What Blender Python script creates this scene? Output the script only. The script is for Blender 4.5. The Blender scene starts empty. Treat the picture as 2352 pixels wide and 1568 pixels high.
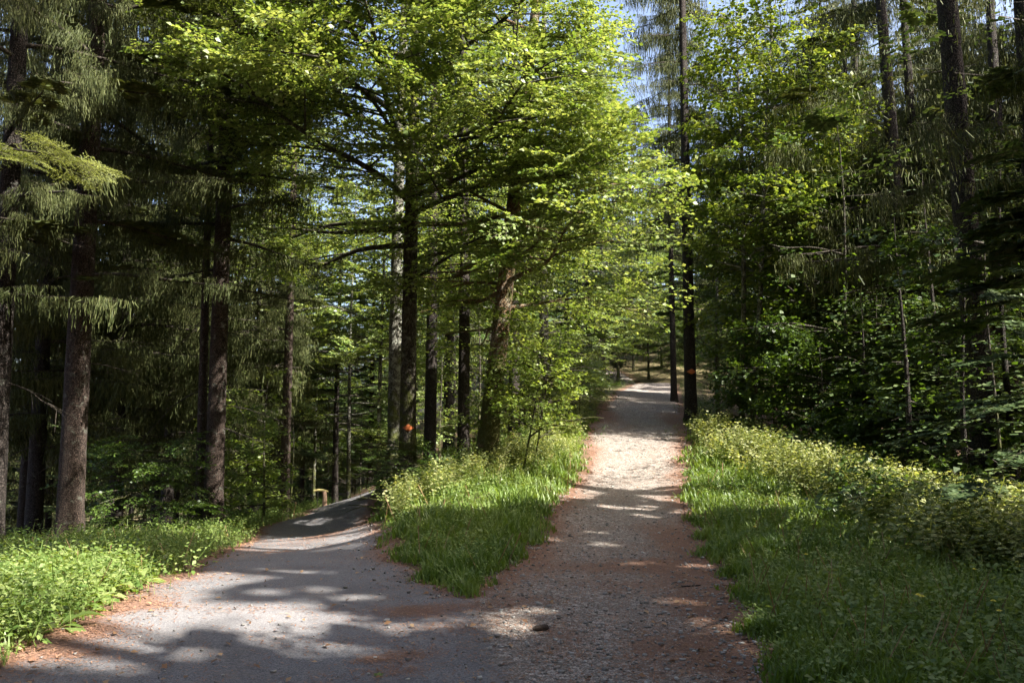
import bpy, math, random
import numpy as np
from mathutils import Vector
rnd = random.Random(7)
R = np.random.default_rng(11)
PI = math.pi
sc = bpy.context.scene
COL = sc.collection
# ------------------------------------------------------------------ camera
PITCH = math.radians(5.2)
CAMZ = 1.7
FPX = 1830.0                       # focal length in pixels of the 2352 px wide view used for measuring
cam_d = bpy.data.cameras.new('camera'); cam = bpy.data.objects.new('camera', cam_d); COL.objects.link(cam)
cam.location = (0, 0, CAMZ); cam.rotation_euler = (PI/2 + PITCH, 0, 0)
cam_d.sensor_width = 36; cam_d.lens = 36*FPX/2352; cam_d.clip_start = .05; cam_d.clip_end = 2000
sc.camera = cam
# ------------------------------------------------------------------ sky and sun
SUN_AZ = math.radians(116)         # clockwise from +Y: to the right of the view, a little behind the camera
SUN_EL = math.radians(46)
SD = np.array([math.sin(SUN_AZ)*math.cos(SUN_EL), math.cos(SUN_AZ)*math.cos(SUN_EL), math.sin(SUN_EL)])
w = bpy.data.worlds.new('World'); sc.world = w; w.use_nodes = True
nt = w.node_tree; nt.nodes.clear()
sky = nt.nodes.new('ShaderNodeTexSky'); sky.sky_type = 'NISHITA'; sky.sun_disc = False
sky.sun_elevation = SUN_EL; sky.sun_rotation = SUN_AZ; sky.air_density = .8; sky.dust_density = 9.0; sky.ozone_density = 1.0; sky.altitude = 600
bg = nt.nodes.new('ShaderNodeBackground'); bg.inputs['Strength'].default_value = .115
ow = nt.nodes.new('ShaderNodeOutputWorld')
nt.links.new(sky.outputs[0], bg.inputs[0]); nt.links.new(bg.outputs[0], ow.inputs[0])
sl = bpy.data.lights.new('sun', 'SUN'); sl.energy = 5.0; sl.angle = math.radians(.53); sl.color = (1, .95, .86)
so = bpy.data.objects.new('sun', sl); COL.objects.link(so)
so.rotation_euler = Vector((-SD[0], -SD[1], -SD[2])).to_track_quat('-Z', 'Y').to_euler()
so.location = (20, -10, 30)
vs = sc.view_settings; vs.view_transform = 'Standard'; vs.look = 'None'; vs.gamma = 1; vs.exposure = 2.15
cy = sc.cycles
cy.max_bounces = 6; cy.diffuse_bounces = 3; cy.glossy_bounces = 2; cy.transmission_bounces = 4; cy.transparent_max_bounces = 4
cy.caustics_reflective = False; cy.caustics_refractive = False; cy.sample_clamp_indirect = 4
cy.use_denoising = True

# ------------------------------------------------------------------ measuring helpers
SP, CP = math.sin(PITCH), math.cos(PITCH)
def ray(px, py):
    cx = (px-1176)/FPX; cy_ = (784-py)/FPX
    return np.array([cx, CP - cy_*SP, SP + cy_*CP])
def at(px, py, d):                 # pixel of the photograph and distance along the ground -> real place
    r = ray(px, py); return np.array([r[0], r[1], r[2]])*(d/r[1]) + np.array([0, 0, CAMZ])
RD = ([1145,1160,1190,1215,1262,1300,1360,1450,1568],[46,36,24,17.5,12.4,9.6,7.7,6.25,5.0])
PD = ([885,890,915,950,1005,1060,1130,1210,1340,1440,1568],[62,50,38,30,24,20,16,12,8.1,6.35,5.0])
def rd(y): return float(np.interp(y, *RD))
def pd(y): return float(np.interp(y, *PD))
roadL = [at(x,y,rd(y)) for x,y in [(-120,1568),(0,1508),(130,1450),(330,1362),(430,1312),(520,1262),(600,1215),(690,1190),(760,1160),(800,1147)]]
roadR = [at(x,y,rd(y)) for x,y in [(876,1147),(872,1160),(862,1190),(864,1215),(872,1262),(905,1300),(975,1335),(1060,1358)]]
tip = at(1070,1358,7.85)
pathL = [at(x,y,pd(y)) for x,y in [(1085,1356),(1140,1330),(1205,1290),(1262,1225),(1305,1140),(1335,1095),(1358,1050),(1350,1000),(1375,960),(1405,925),(1420,900),(1455,886)]]
pathR = [at(x,y,pd(y)) for x,y in [(1548,886),(1556,905),(1566,935),(1570,970),(1572,1005),(1562,1080),(1566,1150),(1605,1230),(1660,1330),(1715,1420),(1800,1568)]]
borderN = at(1170,1568,5.0)
roadfar = [np.array([-28,80,-10.5]), np.array([-24,86,-10.5])]
# ------------------------------------------------------------------ terrain: thin plate spline through measured points
cp = []
for p in roadL+roadR+pathL+pathR: cp.append(p)
for x,y in [(0,0),(-6,0),(3,0),(-8,-15),(8,-15),(0,-40),(-30,-40),(30,-40)]: cp.append(np.array([x,y,0.]))
for q in [(-4.6,6,.02),(-6,8,-.05),(-7,12,-.35),(-8.3,15,-.9),(-7.2,18.5,-1.15),(-7.4,25,-1.5),(-12,12,-1.1),(-14,20,-2.3),(-16,30,-3.6),(-10,34,-2.6),(-12,47,-3.9),(-13,62,-5.3),
          (-26,12,-3.0),(-28,30,-5.5),(-30,60,-8),(-60,20,-9),(-60,70,-14),(-70,-20,-6),(-20,95,-11),(-40,140,-16),(-120,120,-26),
          (-2.4,19,.22),(-1.0,18.6,.62),(-1.2,23,.35),(-3.2,26,-.6),(-1,28,.9),(-4.4,33,-1.2),(-3,38,0),(-5,50,-.5),(-2,60,1.5),(1,34,2.1),(0,45,2.6),
          (-1.4,9.6,.12),(-1.6,12,.22),(-1.2,14,.3),(-.2,16,.35),(.6,20,.62),(1.2,24,1.05),
          (4.2,12,.08),(4.6,16,.3),(5.6,20,.6),(6.2,24,1.0),(7.6,26,1.15),(6.4,30,1.7),(9,31,1.1),(12,31,.1),(8.5,20,.15),(10,25,.2),(14,22,-.6),(3.5,7,.02),(5.5,9,-.02),(8,12,-.25),(10,16,-.35),
          (12,10,-.6),(20,20,-.7),(20,35,-.2),(30,20,-.8),(30,50,1),(12,45,2.4),(12,62,3.6),(30,90,7),(8,90,7.5),(-4,75,4),(60,60,2),(60,0,-1),(100,120,12),(4,120,13),(0,200,22),(120,-40,0),(-100,-60,-4),(0,-120,2),(200,200,12),(-200,200,-30)]:
    cp.append(np.array(q, float))
for q in roadfar: cp.append(q)
for xl,xr,y_ in [(447,905,1300),(520,872,1262),(600,864,1215),(690,862,1190),(760,872,1160)]:      # the crown of the road lies level with its edges
    for f_ in (.33,.67): cp.append(at(xl+(xr-xl)*f_,y_,rd(y_)))
for q in [(-1.5,6,0),(1,6,0),(-2.5,8,-.02),(0,8,0),(1.8,9,0)]: cp.append(np.array(q,float))
cp = np.array(cp)
def _U(r2): return np.where(r2 > 1e-9, r2*np.log(r2+1e-12), 0)*.5
def _tps(P):
    n = len(P); S = 10.
    X = P[:, :2]/S; d2 = ((X[:,None]-X[None])**2).sum(-1)
    K = _U(d2) + np.eye(n)*.004
    Q = np.c_[np.ones(n), X]; A = np.block([[K, Q],[Q.T, np.zeros((3,3))]])
    s = np.linalg.solve(A, np.r_[P[:,2], np.zeros(3)])
    def f(x, y):
        x = np.asarray(x, float); y = np.asarray(y, float); sh = x.shape
        x = x.ravel()/S; y = y.ravel()/S; out = np.empty(len(x))
        for i in range(0, len(x), 20000):
            a = x[i:i+20000]; b = y[i:i+20000]
            d2 = (a[:,None]-X[None,:,0])**2 + (b[:,None]-X[None,:,1])**2
            out[i:i+20000] = _U(d2)@s[:n] + s[n] + a*s[n+1] + b*s[n+2]
        return out.reshape(sh)
    return f
_H = _tps(cp)
def vnoise(x, y, s, seed=0):
    rr = np.random.default_rng(seed); T = rr.random((256,256))
    x = np.asarray(x)/s; y = np.asarray(y)/s
    xi = np.floor(x).astype(int); yi = np.floor(y).astype(int); fx = x-xi; fy = y-yi
    fx = fx*fx*(3-2*fx); fy = fy*fy*(3-2*fy); g = lambda i,j: T[(xi+i)&255,(yi+j)&255]
    return (g(0,0)*(1-fx)+g(1,0)*fx)*(1-fy)+(g(0,1)*(1-fx)+g(1,1)*fx)*fy
def H(x, y):
    far = np.clip((np.hypot(x, y)-14)/20, 0, 1)
    return _H(x, y) + .05*(vnoise(x,y,.9,1)-.5)*np.clip(np.hypot(x,y)/12-.5,0.1,1) + .5*far*(vnoise(x,y,6,2)-.5)*(np.abs(x)>8)
def h1(x, y): return float(H(np.array([x]), np.array([y]))[0])
def poly(*parts): return np.array([p[:2] for part in parts for p in part])
SEAM=np.array([tip[:2],borderN[:2],[-.02,0],[-.1,-15]])
def seam(x,y):                       # distance to the line where asphalt and gravel meet
    d=np.full(np.shape(x),1e9)
    for a,b in zip(SEAM[:-1],SEAM[1:]):
        e=b-a; t=np.clip(((x-a[0])*e[0]+(y-a[1])*e[1])/(e@e),0,1); d=np.minimum(d,np.hypot(x-a[0]-t*e[0],y-a[1]-t*e[1]))
    return np.where(y<tip[1]-.35,d,9)
ROAD = poly([(-6.5,-15),(-4.8,0)], roadL, roadR, [tip, borderN, (-.02,0),(-.1,-15)])
PATH = poly([(-.1,-15),(-.02,0), borderN, tip], pathL, [(8,75)], [(10,73)], pathR, [(2.4,2),(3.2,-15)])
def sdf(x, y, P):                   # signed distance, negative inside
    sh = x.shape; x = x.ravel(); y = y.ravel(); d = np.full(x.shape, 1e9); ins = np.zeros(x.shape, bool)
    n = len(P)
    for i in range(n):
        a = P[i]; b = P[(i+1)%n]; e = b-a; L = e@e + 1e-12
        t = np.clip(((x-a[0])*e[0]+(y-a[1])*e[1])/L, 0, 1)
        d = np.minimum(d, np.hypot(x-a[0]-t*e[0], y-a[1]-t*e[1]))
        c = ((a[1]>y)!=(b[1]>y))
        with np.errstate(divide='ignore', invalid='ignore'):
            xx = (b[0]-a[0])*(y-a[1])/(b[1]-a[1]+1e-15)+a[0]
        ins ^= c & (x < xx)
    return np.where(ins, -d, d).reshape(sh)
def sroad(x, y): return np.minimum(sdf(x,y,ROAD), sdf(x,y,PATH))
# ------------------------------------------------------------------ materials
def mat(name):
    m = bpy.data.materials.new(name); m.use_nodes = True; t = m.node_tree; t.nodes.clear()
    o = t.nodes.new('ShaderNodeOutputMaterial'); return m, t, o
def N(t, kind, ins=None, **kw):
    n = t.nodes.new('ShaderNode'+kind)
    for k, v in kw.items(): setattr(n, k, v)
    for k, v in (ins or {}).items():
        if isinstance(v, bpy.types.NodeSocket): t.links.new(v, n.inputs[k])
        else: n.inputs[k].default_value = v
    return n
def ramp(t, fac, stops, interp='LINEAR'):
    n = t.nodes.new('ShaderNodeValToRGB'); t.links.new(fac, n.inputs[0]); cr = n.color_ramp; cr.interpolation = interp
    while len(cr.elements) < len(stops): cr.elements.new(.5)
    for e, (p, c) in zip(cr.elements, stops):
        e.position = p; e.color = (c, c, c, 1) if isinstance(c, (int, float)) else (*c, 1)
    return n.outputs[0]
def mix(t, f, a, b, typ='MIX'):
    n = t.nodes.new('ShaderNodeMix'); n.data_type = 'RGBA'; n.blend_type = typ
    for s, v in ((n.inputs[0], f), (n.inputs[6], a), (n.inputs[7], b)):
        if isinstance(v, bpy.types.NodeSocket): t.links.new(v, s)
        else: s.default_value = v if isinstance(v, (int, float)) else (*v, 1)
    return n.outputs[2]
def math_(t, op, a, b=0.):
    n = t.nodes.new('ShaderNodeMath'); n.operation = op
    for s, v in ((n.inputs[0], a), (n.inputs[1], b)):
        if isinstance(v, bpy.types.NodeSocket): t.links.new(v, s)
        else: s.default_value = v
    return n.outputs[0]
def noise(t, vec, scale, detail=4, rough=.6, dist=0.):
    return N(t, 'TexNoise', {'Vector': vec, 'Scale': scale, 'Detail': detail, 'Roughness': rough, 'Distortion': dist}).outputs['Fac']
def attr(t, name): return N(t, 'Attribute', attribute_name=name).outputs['Fac']
def leaf_mat(name, dark, mid, light, trans=.35, rough=.42, tcol=None, patch=1.3, spec=.5):
    m, t, o = mat(name)
    pos = N(t, 'NewGeometry').outputs['Position']
    v = attr(t, 'var')
    nz = noise(t, pos, patch, 2)
    f = math_(t, 'ADD', math_(t, 'MULTIPLY', v, .65), math_(t, 'MULTIPLY', nz, .45))
    c = ramp(t, f, [(.15, dark), (.5, mid), (.9, light)])
    p = N(t, 'BsdfPrincipled', {'Base Color': c, 'Roughness': rough, 'Specular IOR Level': spec})
    tc = mix(t, 1., c, tcol or (1.5, 1.45, .55), 'MULTIPLY')
    tr = N(t, 'BsdfTranslucent', {'Color': tc})
    s = N(t, 'MixShader', {0: trans, 1: p.outputs[0], 2: tr.outputs[0]})
    t.links.new(s.outputs[0], o.inputs[0]); return m
def bark_mat(name, dark, light, lichen=None, lich=.0, moss=0., scale=1., vstretch=.22, bump=.6, orange=0.):
    m, t, o = mat(name)
    co = N(t, 'TexCoord').outputs['Object']
    mp = N(t, 'Mapping', {'Vector': co, 'Scale': (9*scale, 9*scale, 9*scale*vstretch)}).outputs[0]
    n1 = noise(t, mp, 2.2, 6, .7, .6)
    vo = N(t, 'TexVoronoi', {'Vector': mp, 'Scale': 2.6, 'Randomness': 1.}, feature='DISTANCE_TO_EDGE').outputs['Distance']
    cr = ramp(t, vo, [(0, 0.), (.16, 1.)])
    f = math_(t, 'MULTIPLY', n1, cr)
    c = ramp(t, f, [(.1, tuple(x*.45 for x in dark)), (.38, dark), (.7, light)])
    if lich:
        n2 = noise(t, co, 5.5, 5, .75, .4)
        c = mix(t, ramp(t, n2, [(.62-lich*.25, 0.), (.7-lich*.2, .85)]), c, lichen or (.34,.36,.30))
    if orange:
        n4 = noise(t, mp, 3.1, 5, .7, 1.)
        c = mix(t, ramp(t, n4, [(.5, 0.), (.62, orange)]), c, (.38,.15,.04))
    if moss:
        n3 = noise(t, co, 2.6, 5, .7)
        z = N(t, 'SeparateXYZ', {0: co}).outputs[2]
        low = ramp(t, math_(t, 'MULTIPLY', z, .2), [(0, .24), (.6, .06), (1, 0.)])
        c = mix(t, ramp(t, math_(t, 'ADD', n3, low), [(.66-moss*.2, 0.), (.78-moss*.2, .9)]), c, (.075,.085,.018))
    b = N(t, 'Bump', {'Height': math_(t, 'ADD', f, math_(t, 'MULTIPLY', cr, .5)), 'Strength': bump, 'Distance': .03}).outputs[0]
    p = N(t, 'BsdfPrincipled', {'Base Color': c, 'Roughness': .9, 'Normal': b, 'Specular IOR Level': .2})
    t.links.new(p.outputs[0], o.inputs[0]); return m
M = {}
M['beech'] = leaf_mat('beech_leaf', (.08,.135,.024), (.165,.235,.056), (.31,.365,.14), .42, .42, (1.4,1.3,.6))
M['maple'] = leaf_mat('maple_leaf', (.065,.115,.018), (.14,.20,.034), (.25,.29,.07), .42, .45, (1.45,1.35,.6))
M['sapling'] = leaf_mat('sapling_leaf', (.09,.15,.026), (.17,.24,.055), (.28,.33,.10), .42, .42)
M['spruce'] = leaf_mat('spruce_needle', (.03,.042,.012), (.06,.075,.023), (.115,.125,.046), .16, .65, (1.3,1.2,.6), .8, .2)
M['fir'] = leaf_mat('fir_needle', (.024,.046,.014), (.055,.088,.028), (.12,.155,.06), .15, .55, (1.3,1.3,.6), 1., .3)
M['newfir'] = leaf_mat('young_fir_needle', (.10,.13,.02), (.22,.26,.045), (.38,.40,.10), .25, .5)
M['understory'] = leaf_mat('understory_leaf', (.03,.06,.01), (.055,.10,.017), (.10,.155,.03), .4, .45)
M['weed'] = leaf_mat('weed_leaf', (.07,.13,.028), (.14,.205,.05), (.25,.30,.11), .38, .5, None, 2., .3)
M['bramble'] = leaf_mat('bramble_leaf', (.09,.13,.035), (.20,.24,.08), (.42,.42,.21), .38, .5, None, 2., .35)
M['grass'] = leaf_mat('grass_blade', (.055,.105,.018), (.115,.185,.032), (.23,.29,.08), .38, .45, None, .9)
M['litterleaf'] = leaf_mat('dead_leaf', (.10,.045,.02), (.22,.12,.055), (.36,.24,.13), .15, .7, (1.1,.9,.6), 2.)
M['needle'] = leaf_mat('fallen_needle', (.12,.055,.032), (.22,.105,.06), (.34,.20,.12), 0.02, .8, (1,1,1), 2.)
M['twig'] = bark_mat('twig_bark', (.05,.042,.033), (.12,.10,.08), bump=.2)
M['deadtwig'] = bark_mat('dead_twig', (.055,.046,.038), (.15,.13,.11), bump=.2)
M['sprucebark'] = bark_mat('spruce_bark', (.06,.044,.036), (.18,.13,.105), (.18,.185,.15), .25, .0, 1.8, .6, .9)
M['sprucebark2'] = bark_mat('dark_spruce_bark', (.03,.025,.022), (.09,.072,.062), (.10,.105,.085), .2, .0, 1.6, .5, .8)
M['beechbark'] = bark_mat('beech_bark', (.055,.047,.036), (.13,.115,.09), (.20,.20,.15), .35, .25, 1.3, .25, .8)
M['mossbark'] = bark_mat('mossy_bark', (.12,.09,.055), (.34,.28,.19), (.45,.44,.36), .35, .7, 1.6, .35, 1., .6)
M['greybark'] = bark_mat('grey_bark', (.085,.08,.065), (.20,.19,.155), (.30,.31,.26), .5, .35, 1.2, .4, .5)

def surface_mat(name, kind):
    m, t, o = mat(name)
    pos = N(t, 'NewGeometry').outputs['Position']
    g = attr(t, 'gravel'); lt = attr(t, 'litter'); pl = attr(t, 'pale_patch')
    nb = noise(t, pos, 2.3, 5, .65, .3); nm = noise(t, pos, 11, 5, .7); nf = noise(t, pos, 85, 3, .8); nff = noise(t, pos, 260, 2, .8)
    if kind == 'ground':
        base = ramp(t, nm, [(.3, (.035,.023,.014)), (.55, (.085,.052,.030)), (.75, (.16,.10,.06))])
        base = mix(t, ramp(t, nf, [(.45, 0.), (.62, .7)]), base, (.20,.12,.075))
        green = math_(t, 'MULTIPLY', attr(t, 'green'), ramp(t, nm, [(.3, .5), (.6, 1.)]))
        base = mix(t, green, base, mix(t, nf, (.025,.05,.01), (.06,.10,.02)))
        h = math_(t, 'ADD', nm, math_(t, 'MULTIPLY', nf, .5)); bs = .6; bd = .03
    else:
        # asphalt: bluish grey with pale and dark chips
        asp = mix(t, nb, (.095,.097,.11), (.18,.175,.18))
        nk = noise(t, pos, 62, 3, .85); asp = mix(t, ramp(t, nk, [(.38, .8), (.48, 0.)]), asp, (.05,.05,.055)); asp = mix(t, ramp(t, nk, [(.51, 0.), (.6, .75)]), asp, (.30,.29,.285))
        asp = mix(t, ramp(t, nf, [(.36, .35), (.5, 0.)]), asp, (.05,.05,.056))
        asp = mix(t, ramp(t, nff, [(.34, .85), (.5, 0.)]), asp, (.035,.035,.04))
        asp = mix(t, ramp(t, nff, [(.56, 0.), (.68, .6)]), asp, (.34,.33,.32))
        nl = noise(t, pos, .9, 4, .6, .5); asp = mix(t, ramp(t, nl, [(.38, .55), (.5, 0.)]), asp, mix(t, .5, asp, (.075,.06,.052)))
        asp = mix(t, ramp(t, noise(t, pos, 5.5, 6, .8, 1.2), [(.53, 0.), (.6, .35), (.68, .5)]), asp, (.20,.165,.14))
        asp = mix(t, math_(t, 'MULTIPLY', pl, .35), asp, (.26,.24,.235))
        # gravel: voronoi pebbles in two sizes
        v1 = N(t, 'TexVoronoi', {'Vector': pos, 'Scale': 30., 'Randomness': 1.}); v2 = N(t, 'TexVoronoi', {'Vector': pos, 'Scale': 75., 'Randomness': 1.})
        c1 = N(t, 'SeparateColor', {0: v1.outputs['Color']}).outputs[0]; c2 = N(t, 'SeparateColor', {0: v2.outputs['Color']}).outputs[1]
        grv = ramp(t, c2, [(.0, (.085,.08,.078)), (.5, (.19,.18,.172)), (.9, (.34,.33,.31)), (1., (.5,.49,.46))])
        big = ramp(t, c1, [(.0, (.13,.125,.12)), (.6, (.22,.21,.20)), (1., (.46,.45,.43))])
        grv = mix(t, ramp(t, c1, [(.72, 0.), (.76, 1.)], ), grv, big)
        edge = ramp(t, v2.outputs['Distance'], [(.35, 0.), (.75, .7)])
        grv = mix(t, edge, grv, (.07,.062,.055))
        grv = mix(t, ramp(t, nb, [(.45, 0.), (.7, .45)]), grv, (.17,.12,.09))
        grv = mix(t, 1., grv, (1.0,.93,.87), 'MULTIPLY')
        gm = ramp(t, math_(t, 'ADD', g, math_(t, 'MULTIPLY', math_(t, 'SUBTRACT', nm, .5), .9)), [(.42, 0.), (.58, 1.)])
        base = mix(t, gm, asp, grv)
        ha = math_(t, 'MULTIPLY', nff, .25); hg = math_(t, 'ADD', math_(t, 'MULTIPLY', math_(t, 'SUBTRACT', 1., v2.outputs['Distance']), .8), math_(t, 'MULTIPLY', nm, 1.))
        hm = N(t, 'Mix', {0: gm, 2: ha, 3: hg}); h = hm.outputs[0]; bs = .7; bd = .014
    # fallen red-brown needles, wanted patches broken up by noise
    lf = math_(t, 'ADD', lt, math_(t, 'ADD', math_(t, 'MULTIPLY', math_(t, 'SUBTRACT', nm, .5), .8), math_(t, 'MULTIPLY', math_(t, 'SUBTRACT', nf, .5), 2.2)))
    lm = ramp(t, lf, [(.46, 0.), (.62, .9)])
    ndl = ramp(t, nff, [(.3, (.045,.024,.017)), (.5, (.15,.080,.052)), (.72, (.36,.20,.13))])
    base = mix(t, lm, base, ndl)
    b = N(t, 'Bump', {'Height': h, 'Strength': bs, 'Distance': bd}).outputs[0]
    p = N(t, 'BsdfPrincipled', {'Base Color': base, 'Roughness': .88, 'Specular IOR Level': .3, 'Normal': b})
    t.links.new(p.outputs[0], o.inputs[0]); return m
M['ground'] = surface_mat('forest_floor', 'ground'); M['road'] = surface_mat('road_surface', 'road')
def plain(name, a, b, scale=20, rough=.7, bump=.3):
    m, t, o = mat(name); co = N(t, 'TexCoord').outputs['Object']; n = noise(t, co, scale, 5, .7)
    c = ramp(t, n, [(.3, a), (.7, b)]); bp = N(t, 'Bump', {'Height': n, 'Strength': bump, 'Distance': .01}).outputs[0]
    p = N(t, 'BsdfPrincipled', {'Base Color': c, 'Roughness': rough, 'Normal': bp}); t.links.new(p.outputs[0], o.inputs[0]); return m
M['orange'] = plain('orange_paint', (.42,.10,.025), (.55,.16,.04), 40, .6, .2)
M['marker_edge'] = plain('marker_edge', (.10,.04,.02), (.16,.07,.03))
M['cone'] = plain('cone_scale', (.04,.028,.02), (.10,.07,.05), 60, .8, .6)
M['yellowwood'] = plain('mossy_yellow_wood', (.40,.34,.10), (.50,.42,.20), 14, .8, .4)
M['stump'] = plain('cut_wood', (.30,.17,.10), (.48,.34,.24), 14, .8, .4)
M['stone'] = plain('grey_stone', (.16,.16,.165), (.34,.33,.32), 12, .8, .5)
M['yellow'] = plain('yellow_petal', (.75,.60,.05), (.85,.72,.12), 40, .6, .1)
m, t, o = mat('pebble'); v = attr(t, 'var')
t.links.new(N(t, 'BsdfPrincipled', {'Base Color': ramp(t, v, [(0,(.11,.10,.09)),(.5,(.21,.20,.185)),(.9,(.30,.29,.27)),(1,(.42,.41,.38))]), 'Roughness': .8}).outputs[0], o.inputs[0]); M['pebble'] = m

# ------------------------------------------------------------------ mesh helpers (all quads, numpy)
class MB:
    def __init__(s): s.V=[]; s.F=[]; s.A=[]; s.MI=[]; s.n=0
    def add(s, V, F, var=.5, mi=0):
        V = np.asarray(V, np.float32).reshape(-1,3); F = np.asarray(F, np.int64)
        if not len(V): return
        s.V.append(V); s.F.append(F+s.n); s.A.append(np.broadcast_to(np.asarray(var, np.float32), (len(V),))); s.MI.append(np.full(len(F), mi, np.int32)); s.n += len(V)
    def build(s, name, mats, parent=None, smooth=False, loc=None):
        me = bpy.data.meshes.new(name)
        V = np.concatenate(s.V); F = np.concatenate(s.F).astype(np.int32)
        if loc is not None: V = V - np.array(loc, np.float32)
        me.vertices.add(len(V)); me.vertices.foreach_set('co', V.ravel())
        me.loops.add(F.size); me.loops.foreach_set('vertex_index', F.ravel())
        me.polygons.add(len(F)); me.polygons.foreach_set('loop_start', np.arange(0, F.size, 4, dtype=np.int32))
        me.polygons.foreach_set('material_index', np.concatenate(s.MI))
        me.update(calc_edges=True)
        a = me.attributes.new('var', 'FLOAT', 'POINT'); a.data.foreach_set('value', np.concatenate(s.A))
        if smooth: me.polygons.foreach_set('use_smooth', np.ones(len(F), bool))
        for m_ in (mats if isinstance(mats, (list, tuple)) else [mats]): me.materials.append(m_)
        o = bpy.data.objects.new(name, me); COL.objects.link(o)
        if parent: o.parent = parent
        return o
def tag(o, label=None, cat=None, group=None, kind=None):
    if label: o['label'] = label
    if cat: o['category'] = cat
    if group: o['group'] = group
    if kind: o['kind'] = kind
    return o
def empty(name, loc, label, cat, group=None):
    o = bpy.data.objects.new(name, None); COL.objects.link(o); o.location = loc; o.empty_display_size = .3
    return tag(o, label, cat, group)
def copy_tree(o, parent=None):
    c = o.copy(); COL.objects.link(c)
    if parent: c.parent = parent
    for ch in list(o.children): copy_tree(ch, c)
    return c
def unit(v): v = np.asarray(v, float); return v/(np.linalg.norm(v, axis=-1, keepdims=True)+1e-9)
def tube(mb, P, rad, sides=6, mi=0, var=.5, lump=0., rr=R):
    P = np.asarray(P, float); n = len(P); rad = np.broadcast_to(np.asarray(rad, float), (n,))
    T = np.gradient(P, axis=0); T = unit(T)
    ref = np.array([0,0,1.]) if abs(T[0,2]) < .8 else np.array([1.,0,0])
    A = unit(np.cross(T, ref)); B = np.cross(T, A)
    th = np.arange(sides)*2*PI/sides
    r = rad[:,None]*np.ones((n,sides))
    if lump: r = r*(1+lump*(rr.random((n,sides))-.5))
    V = P[:,None] + r[...,None]*(np.cos(th)[None,:,None]*A[:,None]+np.sin(th)[None,:,None]*B[:,None])
    i = np.arange(n-1)[:,None]*sides; j = np.arange(sides)[None]; k = (j+1)%sides
    F = np.stack([i+j, i+k, i+sides+k, i+sides+j], -1).reshape(-1,4)
    mb.add(V.reshape(-1,3), F, var, mi)
# templates: local frame +X = heading, +Y = sideways, +Z = up
def leaves(pos, head, L, W, up=None, fold=.25, rr=R, tilt=.5):
    """kite leaves; pos (n,3), head (n,3), L,W arrays"""
    n = len(pos); head = unit(head)
    up = np.array([0,0,1.])+rr.normal(0, tilt, (n,3)) if up is None else up
    side = unit(np.cross(up, head)); nrm = np.cross(head, side)
    L = np.broadcast_to(L,(n,))[:,None]; W = np.broadcast_to(W,(n,))[:,None]
    a = pos; c = pos+head*L; mid = pos+head*L*.45
    b = mid+side*W*.5+nrm*W*fold; d = mid-side*W*.5+nrm*W*fold
    V = np.stack([a,b,c,d],1).reshape(-1,3)
    F = np.arange(4*n).reshape(n,4); var = np.repeat(rr.random(n),4)
    return V, F, var
def strips(P0, P1, Wd, rr=R, var=None):
    n = len(P0); d = unit(P1-P0); s = unit(np.cross(d, rr.normal(0,1,(n,3)))); Wd = np.broadcast_to(Wd,(n,))[:,None]
    V = np.stack([P0-s*Wd*.5, P1-s*Wd*.35, P1+s*Wd*.35, P0+s*Wd*.5],1).reshape(-1,3)
    return V, np.arange(4*n).reshape(n,4), np.repeat(rr.random(n) if var is None else np.broadcast_to(var,(n,)),4)
class T_:                               # a template: leaf geometry (mi 0) and twig geometry (mi 1)
    def __init__(s): s.mb = MB()
    def fin(s):
        m = s.mb; s.V=np.concatenate(m.V); s.F=np.concatenate(m.F); s.A=np.concatenate(m.A); s.MI=np.concatenate(m.MI); return s
def beech_spray(seed, nl=60, leaf=.10, spread=.5):
    r = np.random.default_rng(seed); t = T_(); Lm = 1.0
    def ax(s): return np.stack([s*Lm, .06*np.sin(s*5+seed), -.16*s*s],-1)
    s = np.linspace(0,1,6); P = ax(s); t.mb.add(*strips(P[:-1],P[1:],.012,r)[:2], .5, 1)
    pos=[]; head=[]
    k = 7
    for i in range(k):
        s0 = .12+.8*i/k; sd = 1 if i%2 else -1; a = sd*r.uniform(.6,1.0); ln = spread*(1-.65*s0)*r.uniform(.8,1.2)
        p0 = ax(np.array(s0)); dr = np.array([math.cos(a), math.sin(a), -.12]); p1 = p0+dr*ln
        t.mb.add(*strips(p0[None],p1[None],.008,r)[:2], .5, 1)
        m_ = max(4, int(ln/.045)); q = np.linspace(.15,1,m_)
        for j,u in enumerate(q):
            pos.append(p0+(p1-p0)*u); b = a+(.7 if j%2 else -.7)*(u<.97); head.append([math.cos(b), math.sin(b), r.uniform(-.35,.12)])
    for j,u in enumerate(np.linspace(.1,1,14)):
        pos.append(ax(np.array(u))); b=(.8 if j%2 else -.8)*(u<.97); head.append([math.cos(b), math.sin(b), r.uniform(-.35,.12)])
    pos=np.array(pos); head=np.array(head); n=len(pos); L = leaf*r.uniform(.5,1.3,n)
    pos = pos + r.normal(0,.012,(n,3))
    V,F,A = leaves(pos, head, L, L*.70, None, .18, r, .5); t.mb.add(V,F,A,0); return t.fin()
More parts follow.
